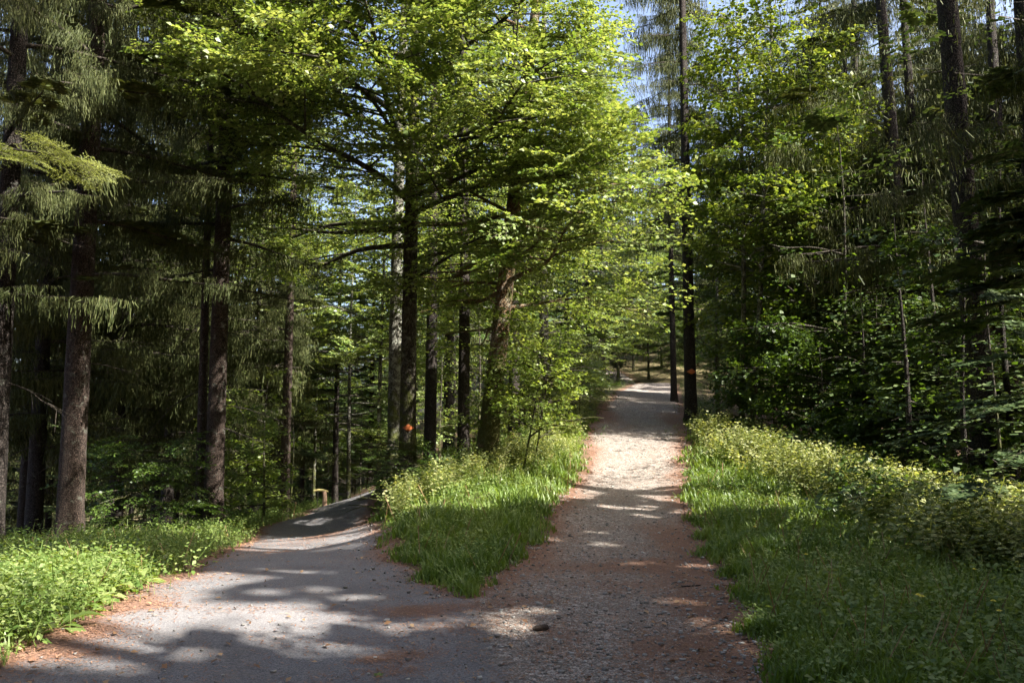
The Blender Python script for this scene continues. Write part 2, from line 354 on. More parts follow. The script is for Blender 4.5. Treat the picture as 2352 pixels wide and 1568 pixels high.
def maple_spray(seed, leaf=.13):
    r = np.random.default_rng(seed); t = T_(); n=26
    P = np.stack([np.linspace(0,.9,5), .08*np.sin(np.linspace(0,3,5)), .10*np.linspace(0,1,5)],-1)
    t.mb.add(*strips(P[:-1],P[1:],.012,r)[:2], .5, 1)
    u = r.uniform(.15,1,n); a = r.uniform(-PI,PI,n); a[:6]=0
    pos = np.stack([u*.9, .25*np.sin(a)*u, .1*u+.08*r.normal(0,1,n)],-1)
    head = np.stack([np.cos(a*.6)+.2, np.sin(a*.6)*1.2, r.uniform(-.7,.0,n)],-1)
    L = leaf*r.uniform(.7,1.25,n); V,F,A = leaves(pos, head, L, L*.95, None, .12, r, .35); t.mb.add(V,F,A,0)
    # side lobes
    V,F,A = leaves(pos, head+np.stack([-.2*np.ones(n), .9*np.ones(n), 0*u],-1), L*.75, L*.4, None, .1, r, .2); t.mb.add(V,F,A,0)
    V,F,A = leaves(pos, head+np.stack([-.2*np.ones(n), -.9*np.ones(n), 0*u],-1), L*.75, L*.4, None, .1, r, .2); t.mb.add(V,F,A,0)
    return t.fin()
def flat_fir(seed, step=.045, w=.028, droop=.12):
    r = np.random.default_rng(seed); t = T_()
    def ax(s): return np.stack([s, .03*np.sin(4*s+seed), -droop*s*s],-1)
    s = np.linspace(0,1,5); P = ax(s); t.mb.add(*strips(P[:-1],P[1:],.014,r)[:2], .5, 1)
    P0=[];P1=[]
    for i in range(15):
        s0=.05+.93*i/15; p0 = ax(np.array(s0))
        for sd in (1,-1):
            ln = .42*(1-.8*s0)*r.uniform(.8,1.15)+.05; a = sd*r.uniform(.7,.95); d = np.array([math.cos(a), math.sin(a), r.uniform(-.16,.02)])
            m_ = max(2,int(ln/.07)); q = np.linspace(0,1,m_+1)
            pts = p0+np.outer(q*ln,d); pts[:,2]-= .10*(q*ln)**2*3
            P0.append(pts[:-1]);P1.append(pts[1:])
            if ln>.2:
                for u in (.4,.62,.8):
                    for s2 in (1,-1):
                        b=a+s2*.75; e=p0+d*ln*u; P0.append(e[None]); P1.append((e+np.array([math.cos(b),math.sin(b),-.12])*ln*.3)[None])
    P0=np.concatenate(P0);P1=np.concatenate(P1); n=len(P0)
    d = unit(P1-P0); up = np.array([0,0,1.])+r.normal(0,.25,(n,3)); sd_ = unit(np.cross(up,d)); W=(w*r.uniform(.8,1.3,n))[:,None]
    V=np.stack([P0-sd_*W,P1-sd_*W*.8,P1+sd_*W*.8,P0+sd_*W],1).reshape(-1,3)
    t.mb.add(V,np.arange(4*n).reshape(n,4),np.repeat(r.random(n),4),0); return t.fin()
def curtain(seed, dens=1.7, hang=.5, sw=.017):
    """1 m piece of spruce bough: side branchlets with hanging strands"""
    r = np.random.default_rng(seed); t = T_(); P0=[];P1=[]
    t.mb.add(*strips(np.array([[0,0,0]]),np.array([[1.,0,0]]),.02,r)[:2], .5, 1)
    nb = 12
    for i in range(nb):
        x=i/nb+r.uniform(0,.06); sd = 1 if i%2 else -1; ln=r.uniform(.12,.42); a=sd*r.uniform(.8,1.3); d=np.array([math.cos(a),math.sin(a),-.1])
        p0=np.array([x,0,0]); t.mb.add(*strips(p0[None],(p0+d*ln)[None],.010,r)[:2], .5, 1)
        m_=int((3+ln*9)*dens)
        for u in np.linspace(.1,1,m_):
            e=p0+d*ln*u; L=hang*(.15+1.25*r.random()**1.8); k=max(2,int(L/.11)); q=np.linspace(0,1,k+1)
            pts=np.stack([e[0]+.06*q*r.normal(), e[1]+.06*q*r.normal(), e[2]-L*q],-1)+r.normal(0,.007,(k+1,3))
            P0.append(pts[:-1]);P1.append(pts[1:])
    P0=np.concatenate(P0);P1=np.concatenate(P1); V,F,A=strips(P0,P1,sw*r.uniform(.6,1.3,len(P0)),r); t.mb.add(V,F,A,0)
    return t.fin()
def shoot(seed, h=.5, nl=16, leaf=.07, wid=.7, lean=.25, compound=False):
    """upright leafy stem; local Z up"""
    r = np.random.default_rng(seed); t=T_(); q=np.linspace(0,1,5); lx,ly=r.normal(0,lean,2)
    P=np.stack([lx*q*q*h, ly*q*q*h, q*h],-1); t.mb.add(*strips(P[:-1],P[1:],.008,r)[:2],.5,0)
    u=np.linspace(.25,1,nl); a=np.arange(nl)*2.4+r.uniform(0,6); pos=np.stack([np.interp(u,q,P[:,0]),np.interp(u,q,P[:,1]),u*h],-1)
    out=np.stack([np.cos(a),np.sin(a),.15+0*a],-1); off=(.03+.06*r.random(nl)*(1-u*.5))[:,None]
    pos=pos+out*off; head=out+np.stack([0*a,0*a,r.uniform(-.6,.3,nl)],-1); L=leaf*r.uniform(.7,1.3,nl)*(1.1-.4*u)
    V,F,A=leaves(pos,head,L,L*wid,None,.15,r,.3); t.mb.add(V,F,A,0)
    if compound:
        for s in (.9,-.9):
            rot=np.stack([np.cos(a+s),np.sin(a+s),head[:,2]],-1); V,F,A=leaves(pos,rot,L*.8,L*wid*.75,None,.15,r,.3); t.mb.add(V,F,A,0)
    return t.fin()
def place(mb, T, pos, hx, up, scale, flipvar=True, miswap=None, rr=R):
    """copies of template T: pos (n,3), hx heading (n,3), up (n,3), scale (n,)"""
    n=len(pos)
    if not n: return
    hx=unit(hx); sy=unit(np.cross(up,hx)); uz=np.cross(hx,sy); sc_=np.broadcast_to(scale,(n,))[:,None,None]
    V=(T.V[None,:,0:1]*hx[:,None]+T.V[None,:,1:2]*sy[:,None]+T.V[None,:,2:3]*uz[:,None])*sc_+pos[:,None]
    nv=len(T.V); F=(T.F[None]+np.arange(n)[:,None,None]*nv).reshape(-1,4)
    off=rr.uniform(-.28,.28,n)[:,None]; A=np.clip(T.A[None]+off,0,1)
    k=mb.n; mb.V.append(V.reshape(-1,3).astype(np.float32)); mb.F.append(F+k); mb.A.append(A.ravel().astype(np.float32)); mb.MI.append(np.tile(T.MI,n).astype(np.int32)); mb.n+=n*nv
TB=[beech_spray(i) for i in range(4)]; TBs=[beech_spray(i+10,leaf=.12) for i in range(2)]
TM=[maple_spray(i) for i in range(3)]
TF=[flat_fir(i) for i in range(3)]
def needle_fir(seed):
    r=np.random.default_rng(seed); t=T_(); P=[];D=[]
    def twig(p0,d,ln,w):
        q=np.linspace(0,1,5); Q=p0+np.outer(q*ln,d); Q[:,2]-=.12*ln*q*q; t.mb.add(*strips(Q[:-1],Q[1:],w,r)[:2],.5,1); m_=int(ln/.0055); u=r.uniform(0,1,m_)
        P.append(p0+np.outer(u*ln,d)-np.stack([0*u,0*u,.12*ln*u*u],-1)); sd=np.array([-d[1],d[0],0]); D.append(d*.55+sd*np.where(r.random(m_)<.5,1,-1)[:,None]*r.uniform(.5,1,m_)[:,None]+np.stack([0*u,0*u,r.uniform(-.1,.45,m_)],-1))
    twig(np.zeros(3),np.array([1.,0,-.05]),1.,.012)
    for i in range(20):
        s0=.06+.92*i/20; sg=1 if i%2 else -1; a=sg*r.uniform(.75,1.); d=np.array([math.cos(a),math.sin(a),r.uniform(-.2,.05)]); ln=.42*(1-.8*s0)*r.uniform(.75,1.2)+.05; p0=np.array([s0,0,-.12*s0*s0-.05*s0]); twig(p0,d,ln,.006)
        if ln>.16:
            for u in (.35,.6,.82):
                for s2 in (1,-1):
                    b=a+s2*.8; twig(p0+d*ln*u,np.array([math.cos(b),math.sin(b),-.12]),ln*r.uniform(.28,.42),.004)
    P=np.concatenate(P);D=unit(np.concatenate(D)); n=len(P); V,F,A=strips(P,P+D*r.uniform(.014,.024,n)[:,None],.0042,r); t.mb.add(V,F,A,0); return t.fin()
TN=[needle_fir(i) for i in range(2)]
TC=[curtain(i) for i in range(4)]; TCb=[curtain(i+9,.45,.6,.06) for i in range(3)]
def rotz(v,a):
    c,s=np.cos(a),np.sin(a); return np.stack([v[...,0]*c-v[...,1]*s, v[...,0]*s+v[...,1]*c, v[...,2]],-1)
# ------------------------------------------------------------------ where the sun reaches: gaps in the canopy along these sun rays
def g0(px,py):                       # ground point under a pixel on the flat forecourt
    r=ray(px,py); k=-CAMZ/r[2]; return np.array([0,0,CAMZ])+r*k
LIT=[]
def lit(p, r): LIT.append((np.asarray(p,float), r))
#LITZONES
for px,py,r in [(40,1480,.75),(90,1400,1.1),(190,1330,.9),(300,1350,.6),(-40,1400,1.2),(470,1320,.5),(390,1350,.45),(130,1480,.4),(330,1460,.28),(240,1505,.25),(430,1418,.40),(560,1400,.35),(700,1425,.42),(800,1420,.36),(640,1470,.28),(700,1492,.22),
                (560,1440,.25),(820,1367,.20),(1000,1425,.35),(1120,1432,.36),(900,1440,.25),(830,1500,.14),(480,1500,.16),(1540,1370,.38),(1640,1435,.30),(1560,1395,.25),(1370,1222,.25),(1180,1330,.16),(1400,1245,.22),(1270,1240,.2),(1470,1190,.3),(1350,1305,.16),(1490,1290,.2),(1600,1300,.2),(1420,1420,.14),(1240,1400,.15),(1700,1500,.2),
                (640,1300,.3),(560,1310,.3),(760,1305,.3),(1300,1385,.1),(1600,1450,.2),(250,1545,.16),(380,1530,.16),(740,1545,.14),(620,1355,.14),(740,1345,.12)]: lit(g0(px,py), r*.8)
for px,py,d,r in [(1440,1060,20,1.35),(1450,1015,22.6,1.1),(1400,1105,17.3,.9),(1500,1100,17.5,.8),(1330,1080,18,.8),
                  (1600,1030,20,1.5),(1650,1050,18,1.3),(1750,1060,16.5,1.3),(1850,1080,15,1.2),(1960,1120,13.4,1.15),(2060,1160,12.2,1.),(2160,1200,11.2,.9),(2260,1240,10.3,.8),(2340,1280,9.5,.7),(1620,1120,15.5,.8),(1700,1130,14.5,.7),(1640,1170,13.5,.5),(1760,1275,9.8,.28),(1740,1290,9.4,.2),
                  (1200,1060,18,1.2),(1100,1100,16,1.2),(1280,1040,19.5,1.2),(1150,1140,14.5,1.),(1240,1110,15.5,.9),(1340,1000,24,1.),(1050,1190,12.5,.5),(1300,1010,22,1.0),(1220,1140,14.5,.6),(980,1230,11.5,.2),(1000,1130,16,.5),
                  (1480,1160,14,.35),(1400,1170,14,.3),(1300,940,28,1.0),(1480,940,31,1.0),(1480,895,50,1.2),
                  (880,1160,40,3),(800,1150,45,2.5),(740,1150,36,2.5),(800,1172,36,1.0),(820,1190,30,.6),(780,1205,22,.5),(700,1240,16,.5),(820,1225,18,.35),
                  (640,1150,25,1.2),(610,1060,24,1.8),(620,980,24,1.8),(640,1000,25,1.5),(170,1200,15,.3),(175,1010,15,.35),(500,900,18,.45),(492,650,18,.3),(460,1080,18.3,.5),(455,1170,18.3,.3),
                  (650,800,25,2.5),(640,600,25,2.5),(600,700,22,2.2),(680,900,26,2.0),(400,600,24,1.8),(420,750,24,1.6),(300,800,22,1.4),(700,700,28,2.0),(250,850,22,1.0),
                  (1150,850,18,.75),(1140,780,18,.7),(1115,960,18,.75),(1120,1020,18,.6),(1160,700,18,.6),(950,1000,19,.35),(950,880,19,.4),(945,1060,19,.3),
                  (1200,850,17.5,.7),(1260,900,17.5,.8),(1180,950,17.5,.7),
                  (100,400,7,.9),(20,430,7,.9),(170,370,7,.6),
                  (1000,1000,26,1.6),(1100,950,27,1.6),(1020,1060,26,1.),(830,1000,45,3.5),(780,850,40,3),(850,700,50,4),(850,900,48,3.5),(1300,850,33,1.8),(1380,820,36,2.2),(300,620,24,1.5),(420,640,25,1.6),(1340,950,28,1.2),(1050,700,30,2.5),(1150,780,30,2),
 (1750,470,23,1.8),(1850,400,22,1.7),(1700,650,22,1.6),(1850,620,22,1.4),(1780,800,22,1.0),(2000,700,16,.6),(2300,800,10,.5),(2320,1000,9.5,.6),(2200,1100,11,.5),(2250,900,11,.4)]: lit(at(px,py,d), r)
for px,py,r in [(700,1262,.22),(760,1248,.25),(640,1275,.2),(820,1262,.2),(850,1240,.22),(690,1238,.25),(760,1225,.3),(830,1215,.3),(720,1212,.3),(650,1232,.2),(790,1200,.35),(850,1195,.35),(740,1192,.4),(800,1180,.5),(850,1172,.5),(820,1162,.6),(700,1285,.2),(800,1285,.18),(600,1262,.2),(560,1285,.2)]: lit(at(px,py,rd(py)), r)
# the sunlit beech crown
for px,py,d,r in [(700,160,14,3.6),(900,250,14,2.8),(1200,200,14,4.2),(1350,350,14,3.8),(1450,480,15,3.2),(1000,400,15,2.6),(1200,600,16,2.6),(1400,600,16,2.2),(500,150,14,2.4),(1300,50,15,3.5),(1100,500,16,2.5)]: lit(at(px,py,d), r)
NCROWN=11                            # the last entries are the sunlit beech crown itself
SU=np.cross(SD,[0,0,1.]); SU/=np.linalg.norm(SU); SV=np.cross(SU,SD); MG=.04; MO=-42.; MN=2100
_gu,_gv=np.meshgrid(np.arange(MN)*MG+MO,np.arange(MN)*MG+MO,indexing='ij')
_wob=(vnoise(_gu,_gv,.45,31)-.5)*1.1+(vnoise(_gu,_gv,.16,32)-.5)*.55
def sunmask(items):
    m_=np.full((MN,MN),1e9,np.float32)
    for c,r in items:
        u,v,t=c@SU,c@SV,c@SD; k=int((r*1.6+.1)/MG)+1; iu,iv=int((u-MO)/MG),int((v-MO)/MG); a,b,c_,d=max(0,iu-k),min(MN,iu+k),max(0,iv-k),min(MN,iv+k)
        if a>=b or c_>=d: continue
        g=_gu[a:b,c_:d]-u; h=_gv[a:b,c_:d]-v; ins=np.hypot(g,h)<(r+.04)*(1+_wob[a:b,c_:d]*(.8 if r<.6 else .3))
        th=t+(max(.7,r*1.05) if c[2]>2.2 else .65); sub=m_[a:b,c_:d]; sub[ins]=np.minimum(sub[ins],th)
    return m_
MASK_ALL=sunmask(LIT); MASK_GROUND=sunmask(LIT[:-NCROWN]); MASK_BIG=sunmask([(c,r*.9) for c,r in LIT if r>.3])
def shades(P, mask):
    """True where something at P would keep the sun off a place that is sunlit in the photograph"""
    iu=np.clip(((P@SU-MO)/MG).astype(int),0,MN-1); iv=np.clip(((P@SV-MO)/MG).astype(int),0,MN-1); return (P@SD)>mask[iu,iv]
def carve_mesh(mb, base, mask, rr, prob=1.):
    """open the gaps of a canopy leaf by leaf (groups of four quads go together with their neighbours)"""
    V=np.concatenate(mb.V); F=np.concatenate(mb.F); A=np.concatenate(mb.A); MI=np.concatenate(mb.MI)
    ctr=V[F[:,0]].astype(float)+base; kill=shades(ctr,mask)
    if prob<1: kill&=rr.random(len(kill))<prob
    F=F[~kill]; MI=MI[~kill]; used,inv=np.unique(F,return_inverse=True); mb.V=[V[used]]; mb.A=[A[used]]; mb.F=[inv.reshape(-1,4)]; mb.MI=[MI]; mb.n=len(used)
def near_path_clear(P):              # nothing grows low over the road and the path
    s=np.minimum(sdf(P[:,0],P[:,1],ROAD), sdf(P[:,0],P[:,1],PATH)); return ~((s<.3)&(P[:,2]<3.2+.02*P[:,1]))
def view_clear(P):                   # the gap of sky and open space right in front of the photographer stays open
    d=np.hypot(P[:,0],P[:,1]); return ~((d<5.5)&(P[:,1]>-1))

# ------------------------------------------------------------------ trees
def trunk_path(base, lean, Hh, rr, wob=.12, n=26):
    q=np.linspace(0,1,n); b=np.asarray(base,float)
    P=np.stack([lean[0]*q*Hh+wob*np.sin(q*5+rr.uniform(0,6))*q, lean[1]*q*Hh+wob*np.sin(q*4+rr.uniform(0,6))*q, q*Hh-.35],-1); return P
def trunk_mesh(mb, P, r0, rr, sides=18, flare=.5, taper=.85, Hh=25):
    z=P[:,2]+.35; rad=r0*(1-taper*np.clip(z/Hh,0,1)**1.1)*(1+flare*np.exp(-np.clip(z-.3,0,9)/.35))
    # denser rings at the base
    zz=np.unique(np.concatenate([np.linspace(0,2.2,12), np.linspace(2.2,Hh,32)])); Q=np.stack([np.interp(zz,z,P[:,i]) for i in range(3)],-1); rq=r0*(1-taper*np.clip(zz/Hh,0,1)**1.1)*(1+flare*np.exp(-np.clip(zz-.3,0,99)/.35))
    n=len(Q); th=np.arange(sides)*2*PI/sides; ph=rr.uniform(0,6); k=rr.integers(4,7)
    lob=1+.22*np.exp(-zz/.5)[:,None]*np.sin(th*k+ph)[None]+.05*np.sin(th*3+ph)[None]+.06*(rr.random((n,sides))-.5)
    V=Q[:,None]+ (rq[:,None]*lob)[...,None]*np.stack([np.cos(th),np.sin(th),0*th],-1)[None]
    i=np.arange(n-1)[:,None]*sides; j=np.arange(sides)[None]; kk=(j+1)%sides
    mb.add(V.reshape(-1,3), np.stack([i+j,i+kk,i+sides+kk,i+sides+j],-1).reshape(-1,4))
def pxpy(W):
    Y=W[:,1]; k=np.maximum(Y,.1); a=W[:,0]/k; e=(W[:,2]-CAMZ)/k; t=(e*CP-SP)/(CP+e*SP); return 1176+FPX*a*(CP-t*SP), 784-FPX*t
def right_edge(W):                   # the crowns at the fork end in front of the patch of open sky
    px,py=pxpy(W); return (px<np.interp(py,[-400,0,120,260,330,420,640,760],[1350,1370,1375,1390,1460,1530,1540,1480]))&(px>np.interp(py,[-400,0,200,330,420],[330,380,420,600,200]))
def right_wood(W): return pxpy(W)[0]>1625
def on(P, z): zz=P[:,2]; return np.array([np.interp(z,zz,P[:,i]) for i in range(2)]+[z])
def limb_sprays(mbw, start, az, L, rise, rr, r0=None, dens=2.6, sub=.45, droop=.0, sstep=.30, sc=(.75,1.1), first=.22):
    """one limb with planar sub-branches; returns spray transforms"""
    q=np.linspace(0,1,10); d=np.array([math.cos(az),math.sin(az),0]); s_=np.array([-d[1],d[0],0]); wb=rr.uniform(-.12,.12)*L; w2=rr.uniform(0,6)
    P=start+np.outer(q*L,d)+np.outer(wb*np.sin(q*3+w2)-wb*math.sin(w2),s_); P[:,2]+=L*(rise*q-(rise*.55+droop)*q*q)+.04*L*np.sin(q*7+w2)*q
    r0=r0 or .010*L+.010; tube(mbw,P,r0*(1-.85*q)+.004,6)
    pos=[];hd=[];scl=[]
    T=unit(np.gradient(P,axis=0)); k=max(4,int(L*dens)); sg=1
    for s in np.linspace(first,1,k):
        p=np.array([np.interp(s,q,P[:,i]) for i in range(3)]); tt=np.array([np.interp(s,q,T[:,i]) for i in range(3)]); sg=-sg
        ln=(sub*L*(1.05-.75*s)+.25)*rr.uniform(.7,1.2); ang=sg*rr.uniform(.55,1.05)*(1 if s<.98 else 0); dd=rotz(tt,ang); dd[2]=tt[2]*.6+rr.uniform(-.12,.1); dd=unit(dd)
        qq=np.linspace(0,1,5); SPp=p+np.outer(qq*ln,dd); SPp[:,2]-=.10*ln*qq*qq; tube(mbw,SPp,(.006+.008*ln)*(1-.7*qq)+.002,4)
        m_=max(1,int(ln/sstep)); s2=1
        for u in np.linspace(.25 if m_>1 else .6,1,m_+1):
            s2=-s2; e=p+dd*ln*u; e[2]-=.10*ln*u*u; a=s2*rr.uniform(.4,1.0)*(u<.99); h=rotz(dd,a); h[2]+=rr.uniform(-.15,.08)
            h[2]+=rr.normal(0,.16); pos.append(e+[0,0,rr.normal(0,.07)]);hd.append(h);scl.append(rr.uniform(*sc))
    return np.array(pos),np.array(hd),np.array(scl)
def finish_crown(mc,mw,name,mats,root,base,docarve,rr,filt=None):
    if mc.n and docarve: carve_mesh(mc,base,{True:MASK_ALL,'ground':MASK_GROUND,'some':MASK_GROUND}[docarve],rr,.9 if docarve=='some' else .97)
    mk=None if not docarve else (MASK_ALL if docarve is True else MASK_GROUND)
    for V,F,A in zip(mw.V,mw.F,mw.A):
        F=F-F.min()
        if filt is not None:
            bad=~filt(V+base)
            if len(V)==60:
                rg_=bad.reshape(10,6).any(1); k_=int(np.argmax(rg_)) if rg_.any() else 10
                if k_<3: continue
                V=V[:k_*6]; A=A[:k_*6]; F=F[F.max(1)<k_*6]
            elif bad.mean()>.3: continue
        if mk is not None and shades(V+base,mk).mean()>(.65 if len(V)>=60 else (.22 if len(V)==40 else .4)): continue
        mc.add(V,F-F.min(),A,2)
    if mc.n: mc.build(name,mats,root)
def broadleaf(name, label, cat, base, lean, Hh, r0, limbs, seed, bark='beechbark', leafm='beech', temps=TB, group=None, docarve=True, crown_name='crown', wob=.12, flare=.5, sc=(.75,1.1), sstep=.30, dens=2.6, keepf=1., taper=.85, filt=None, tilt=.3):
    rr=np.random.default_rng(seed); base=np.array(base,float); root=empty(name, base, label, cat, group)
    P=trunk_path(base,lean,Hh,rr,wob); mt=MB(); trunk_mesh(mt,P,r0,rr,18,flare,taper,Hh)
    mw=MB(); pos=[];hd=[];scl=[]
    for (z0,az,L,rise) in limbs:
        a,b,c=limb_sprays(mw,on(P,z0),az,L,rise,rr,dens=dens,sstep=sstep,sc=sc); pos.append(a);hd.append(b);scl.append(c)
    pos=np.concatenate(pos);hd=np.concatenate(hd);scl=np.concatenate(scl); W=pos+base
    k=rr.random(len(pos))<keepf; k&=near_path_clear(W)&view_clear(W)
    if filt is not None: k&=filt(W)
    pos,hd,scl=pos[k],hd[k],scl[k]
    mt.build('trunk',M[bark],root,True)
    mc=MB(); idx=rr.integers(0,len(temps),len(pos)); up=np.array([0,0,1.])+rr.normal(0,tilt,(len(pos),3))
    for i,T in enumerate(temps):
        s=idx==i; place(mc,T,pos[s],hd[s],up[s],scl[s],rr=rr)
    finish_crown(mc,mw,crown_name,[M[leafm],M['twig'],M[bark]],root,base,docarve,rr,filt)
    return root
def auto_limbs(rr, z0, z1, L0, L1, n, rise=(.1,.5), az0=0.):
    out=[]
    for i in range(n):
        u=i/max(1,n-1); z=z0+(z1-z0)*u; L=(L0+(L1-L0)*u)*rr.uniform(.75,1.15); out.append((z, az0+i*2.399+rr.uniform(-.3,.3), L, rr.uniform(*rise)))
    return out
def spruce(name, label, base, Hh, r0, seed, z0=3., L0=3.2, group=None, bark='sprucebark2', leafm='spruce', temps=TC, lean=(0,0), n=46, docarve=True, hangs=(.8,1.3), dead=8, cat='spruce tree', keepf=1., flat=0., azlim=None, flare=.35, filt=None, dens=1., rise=.1, offview=False):
    """conifer: whorled drooping boughs, hanging (temps) or flat (TF) sprays along each"""
    rr=np.random.default_rng(seed); base=np.array(base,float); root=empty(name,base,label,cat,group)
    P=trunk_path(base,lean,Hh,rr,.08); mt=MB(); trunk_mesh(mt,P,r0,rr,16,flare,.9,Hh)
    mw=MB(); pos=[];hd=[];scl=[]
    for i in range(n):
        u=i/n; z=z0+(Hh-z0-.3)*u**.85; L=L0*(1-.88*u)*rr.uniform(.65,1.15)*(.75+.25*min(1,u*8)); az=i*2.399+rr.uniform(-.4,.4)
        if azlim and not azlim(az,z): continue
        q=np.linspace(0,1,8); d=np.array([math.cos(az),math.sin(az),0]); B=on(P,z)+np.outer(q*L,d); B[:,2]+=L*(rise*q-.42*q*q+.22*q**3.)
        if docarve and offview and shades(B+base,MASK_BIG).any(): continue
        tube(mw,B,(.012*L+.008)*(1-.8*q)+.003,5)
        T=unit(np.gradient(B,axis=0)); step=.55/dens; m_=max(2,int(L/step))
        for s in np.linspace(.12,.95,m_):
            p=np.array([np.interp(s,q,B[:,j]) for j in range(3)]); tt=np.array([np.interp(s,q,T[:,j]) for j in range(3)])
            pos.append(p);hd.append(tt);scl.append(rr.uniform(.7,1.05)*(.65+.45*min(1,L/2.5)))
            for sg in ((1,-1) if L>1. else ()):
                if rr.random()<.9: h=rotz(tt,sg*rr.uniform(.7,1.2)); pos.append(p);hd.append(h);scl.append(rr.uniform(.55,.9)*min(1.1,(.35+.32*L*(1-s*.6))))
    for i in range(dead):
        z=rr.uniform(1.,z0+1.5); az=rr.uniform(0,2*PI); L=rr.uniform(.4,1.6); q=np.linspace(0,1,5); d=np.array([math.cos(az),math.sin(az),rr.uniform(-.35,.1)])
        B=on(P,z)+np.outer(q*L,d); B[:,2]-=rr.uniform(.05,.5)*L*q*q; B[:,:2]+=rr.normal(0,.05*L,(5,2))*q[:,None]; tube(mw,B,.012*(1-.8*q)+.003,4)
        for j in range(6):
            e=B[1+j%3+1]; dd=rotz(d,rr.uniform(-1.2,1.2))*L*rr.uniform(.15,.5); dd[2]-=rr.uniform(0,.25)*L; tube(mw,np.stack([e,e+dd*.5+[0,0,-.02],e+dd+[0,0,-.08]]),[.005,.004,.002],3)
    pos=np.array(pos);hd=np.array(hd);scl=np.array(scl); W=pos+base; k=rr.random(len(pos))<keepf; k&=near_path_clear(W)&view_clear(W)
    if filt is not None: k&=filt(W)
    pos,hd,scl=pos[k],hd[k],scl[k]
    mt.build('trunk',M[bark],root,True)
    mc=MB(); idx=rr.integers(0,len(temps),len(pos)); up=np.array([0,0,1.])+rr.normal(0,.12,(len(pos),3))
    hang_=temps is not TF
    if hang_: hd=hd*[1,1,.35]; temps=list(temps)+[TF[1]]; idx=np.minimum(rr.integers(0,(len(temps)-1)*3+1,len(pos))//3,len(temps)-1); up=up+rr.normal(0,.18,(len(pos),3)); pos=pos+rr.normal(0,.09,(len(pos),3))
    for i,T in enumerate(temps):
        hang=hang_ and T is not TF[1]; s=idx==i; place(mc,T,pos[s],hd[s],up[s],scl[s]*rr.uniform(hangs[0],hangs[1],s.sum()) if hang else scl[s]*1.15,rr=rr)
    finish_crown(mc,mw,'crown',[M[leafm],M['twig'],M['twig']],root,base,docarve,rr)
    return root
def gp(px,py,d):                     # stand a thing on the ground at the pixel column
    p=at(px,py,d); p[2]=h1(p[0],p[1]); return p
# ------------------------------------------------------------------ setting: ground, road, path
def axis(lo, hi, f0, f1, step):
    a=[f0]; s=step
    while a[-1]>lo: s*=1.16; a.append(a[-1]-s)
    b=[f1]; s=step
    while b[-1]<hi: s*=1.16; b.append(b[-1]+s)
    return np.concatenate([np.array(a[::-1])[:-1], np.arange(f0,f1,step), np.array(b)])
XS=axis(-420,420,-8.5,9.5,.075); 

_y=[3.5]; s=.1
while _y[-1]>-200: s*=1.18; _y.append(_y[-1]-s)
_y2=[3.5]
while _y2[-1]<600: _y2.append(_y2[-1]+max(.07,.0055*_y2[-1]*(1 if _y2[-1]<60 else 1+(_y2[-1]-60)/30)))
YS=np.array(_y[::-1][:-1]+_y2)
GX,GY=np.meshgrid(XS,YS); GZ=H(GX,GY)
SR=sdf(GX,GY,ROAD); SPt=sdf(GX,GY,PATH); S=np.minimum(SR,SPt); _sm=seam(GX,GY)<.7; S=np.where(_sm,-.8,S)
jit=.30*(vnoise(GX,GY,.45,5)-.5)+.16*(vnoise(GX,GY,.12,6)-.5)
GZ=GZ+.05*np.clip(S-.05,0,1)*0
# gravelly = 1 on the forest path, 0 on the asphalt, blended across the fork
grav=np.clip(.5+(SR-SPt)*.55,0,1)
lit_=np.zeros_like(GX)
inner=-S
edgeL=np.exp(-np.clip(inner,0,9)/.28)*(.36+.42*vnoise(GX,GY,.9,41))+.14*grav*(GY<30)
lit_+=np.where(S<0,edgeL,0)
def blob(px,py,d,rx,ry,a):
    p=g0(px,py) if d is None else at(px,py,d); return a*np.exp(-(((GX-p[0])/rx)**2+((GY-p[1])/ry)**2))
for b in [(60,1515,None,.55,.2,.6),(150,1465,None,.5,.25,.55),(280,1395,None,.5,.3,.5),(920,1400,None,.35,.2,.36),(960,1412,None,.3,.15,.36),(945,1505,None,.22,.16,.45),(850,1515,None,.12,.1,.5),(920,1545,None,.3,.15,.36),
          (1000,1440,None,.5,.2,.25),(1080,1395,None,.4,.2,.3),(1350,1300,None,.5,.4,.33),(1500,1295,None,.5,.5,.42),(1580,1320,None,.4,.8,.42),(1620,1400,None,.35,.5,.45),(1640,1500,None,.4,.5,.42),(1720,1540,None,.4,.4,.4),
          (1560,1240,None,.4,1.2,.4),(1430,1345,None,.5,.3,.25),(1200,1380,None,.4,.2,.26),(700,1245,14,.5,1.6,.24),(760,1270,12,.5,.6,.2),(800,1225,16,.4,2.5,.28),(620,1400,None,.7,.15,.25),(760,1470,None,.6,.15,.2),
          (1480,1500,None,.15,.8,.22),(1300,1480,None,.2,.5,.2),(1560,970,27,.5,4,.4),(1400,950,29,.5,3,.35)]: lit_+=blob(*b)
lit_*=1.25; lit_+=(S<0)*(.34*np.clip(vnoise(GX,GY,1.1,51)*.7+vnoise(GX,GY,.4,52)*.5-.55,0,1)*1.6)*(1-.35*grav)
pale_patch=np.zeros_like(GX)
for b in [(1420,1050,20.5,.9,5,.6),(500,1400,None,1.2,.5,.8),(700,1440,None,1.5,.4,.6)]: pale_patch+=blob(*b)  # soft patches of paler asphalt colour
out=np.clip(S/.5,0,1)
litg=.62*np.exp(-np.clip(S,0,9)/.28)+.30*(GY>14)*out+.10*np.clip((np.abs(GX-1)-6)/3,0,1)
green=np.maximum(np.clip(1.1-np.clip(S-.3,0,9)/3.2,0,1)*out*(GY>2)*.85,.6*np.clip((GY-45)/20,0,1))
litter=np.where(S<0,lit_,litg)
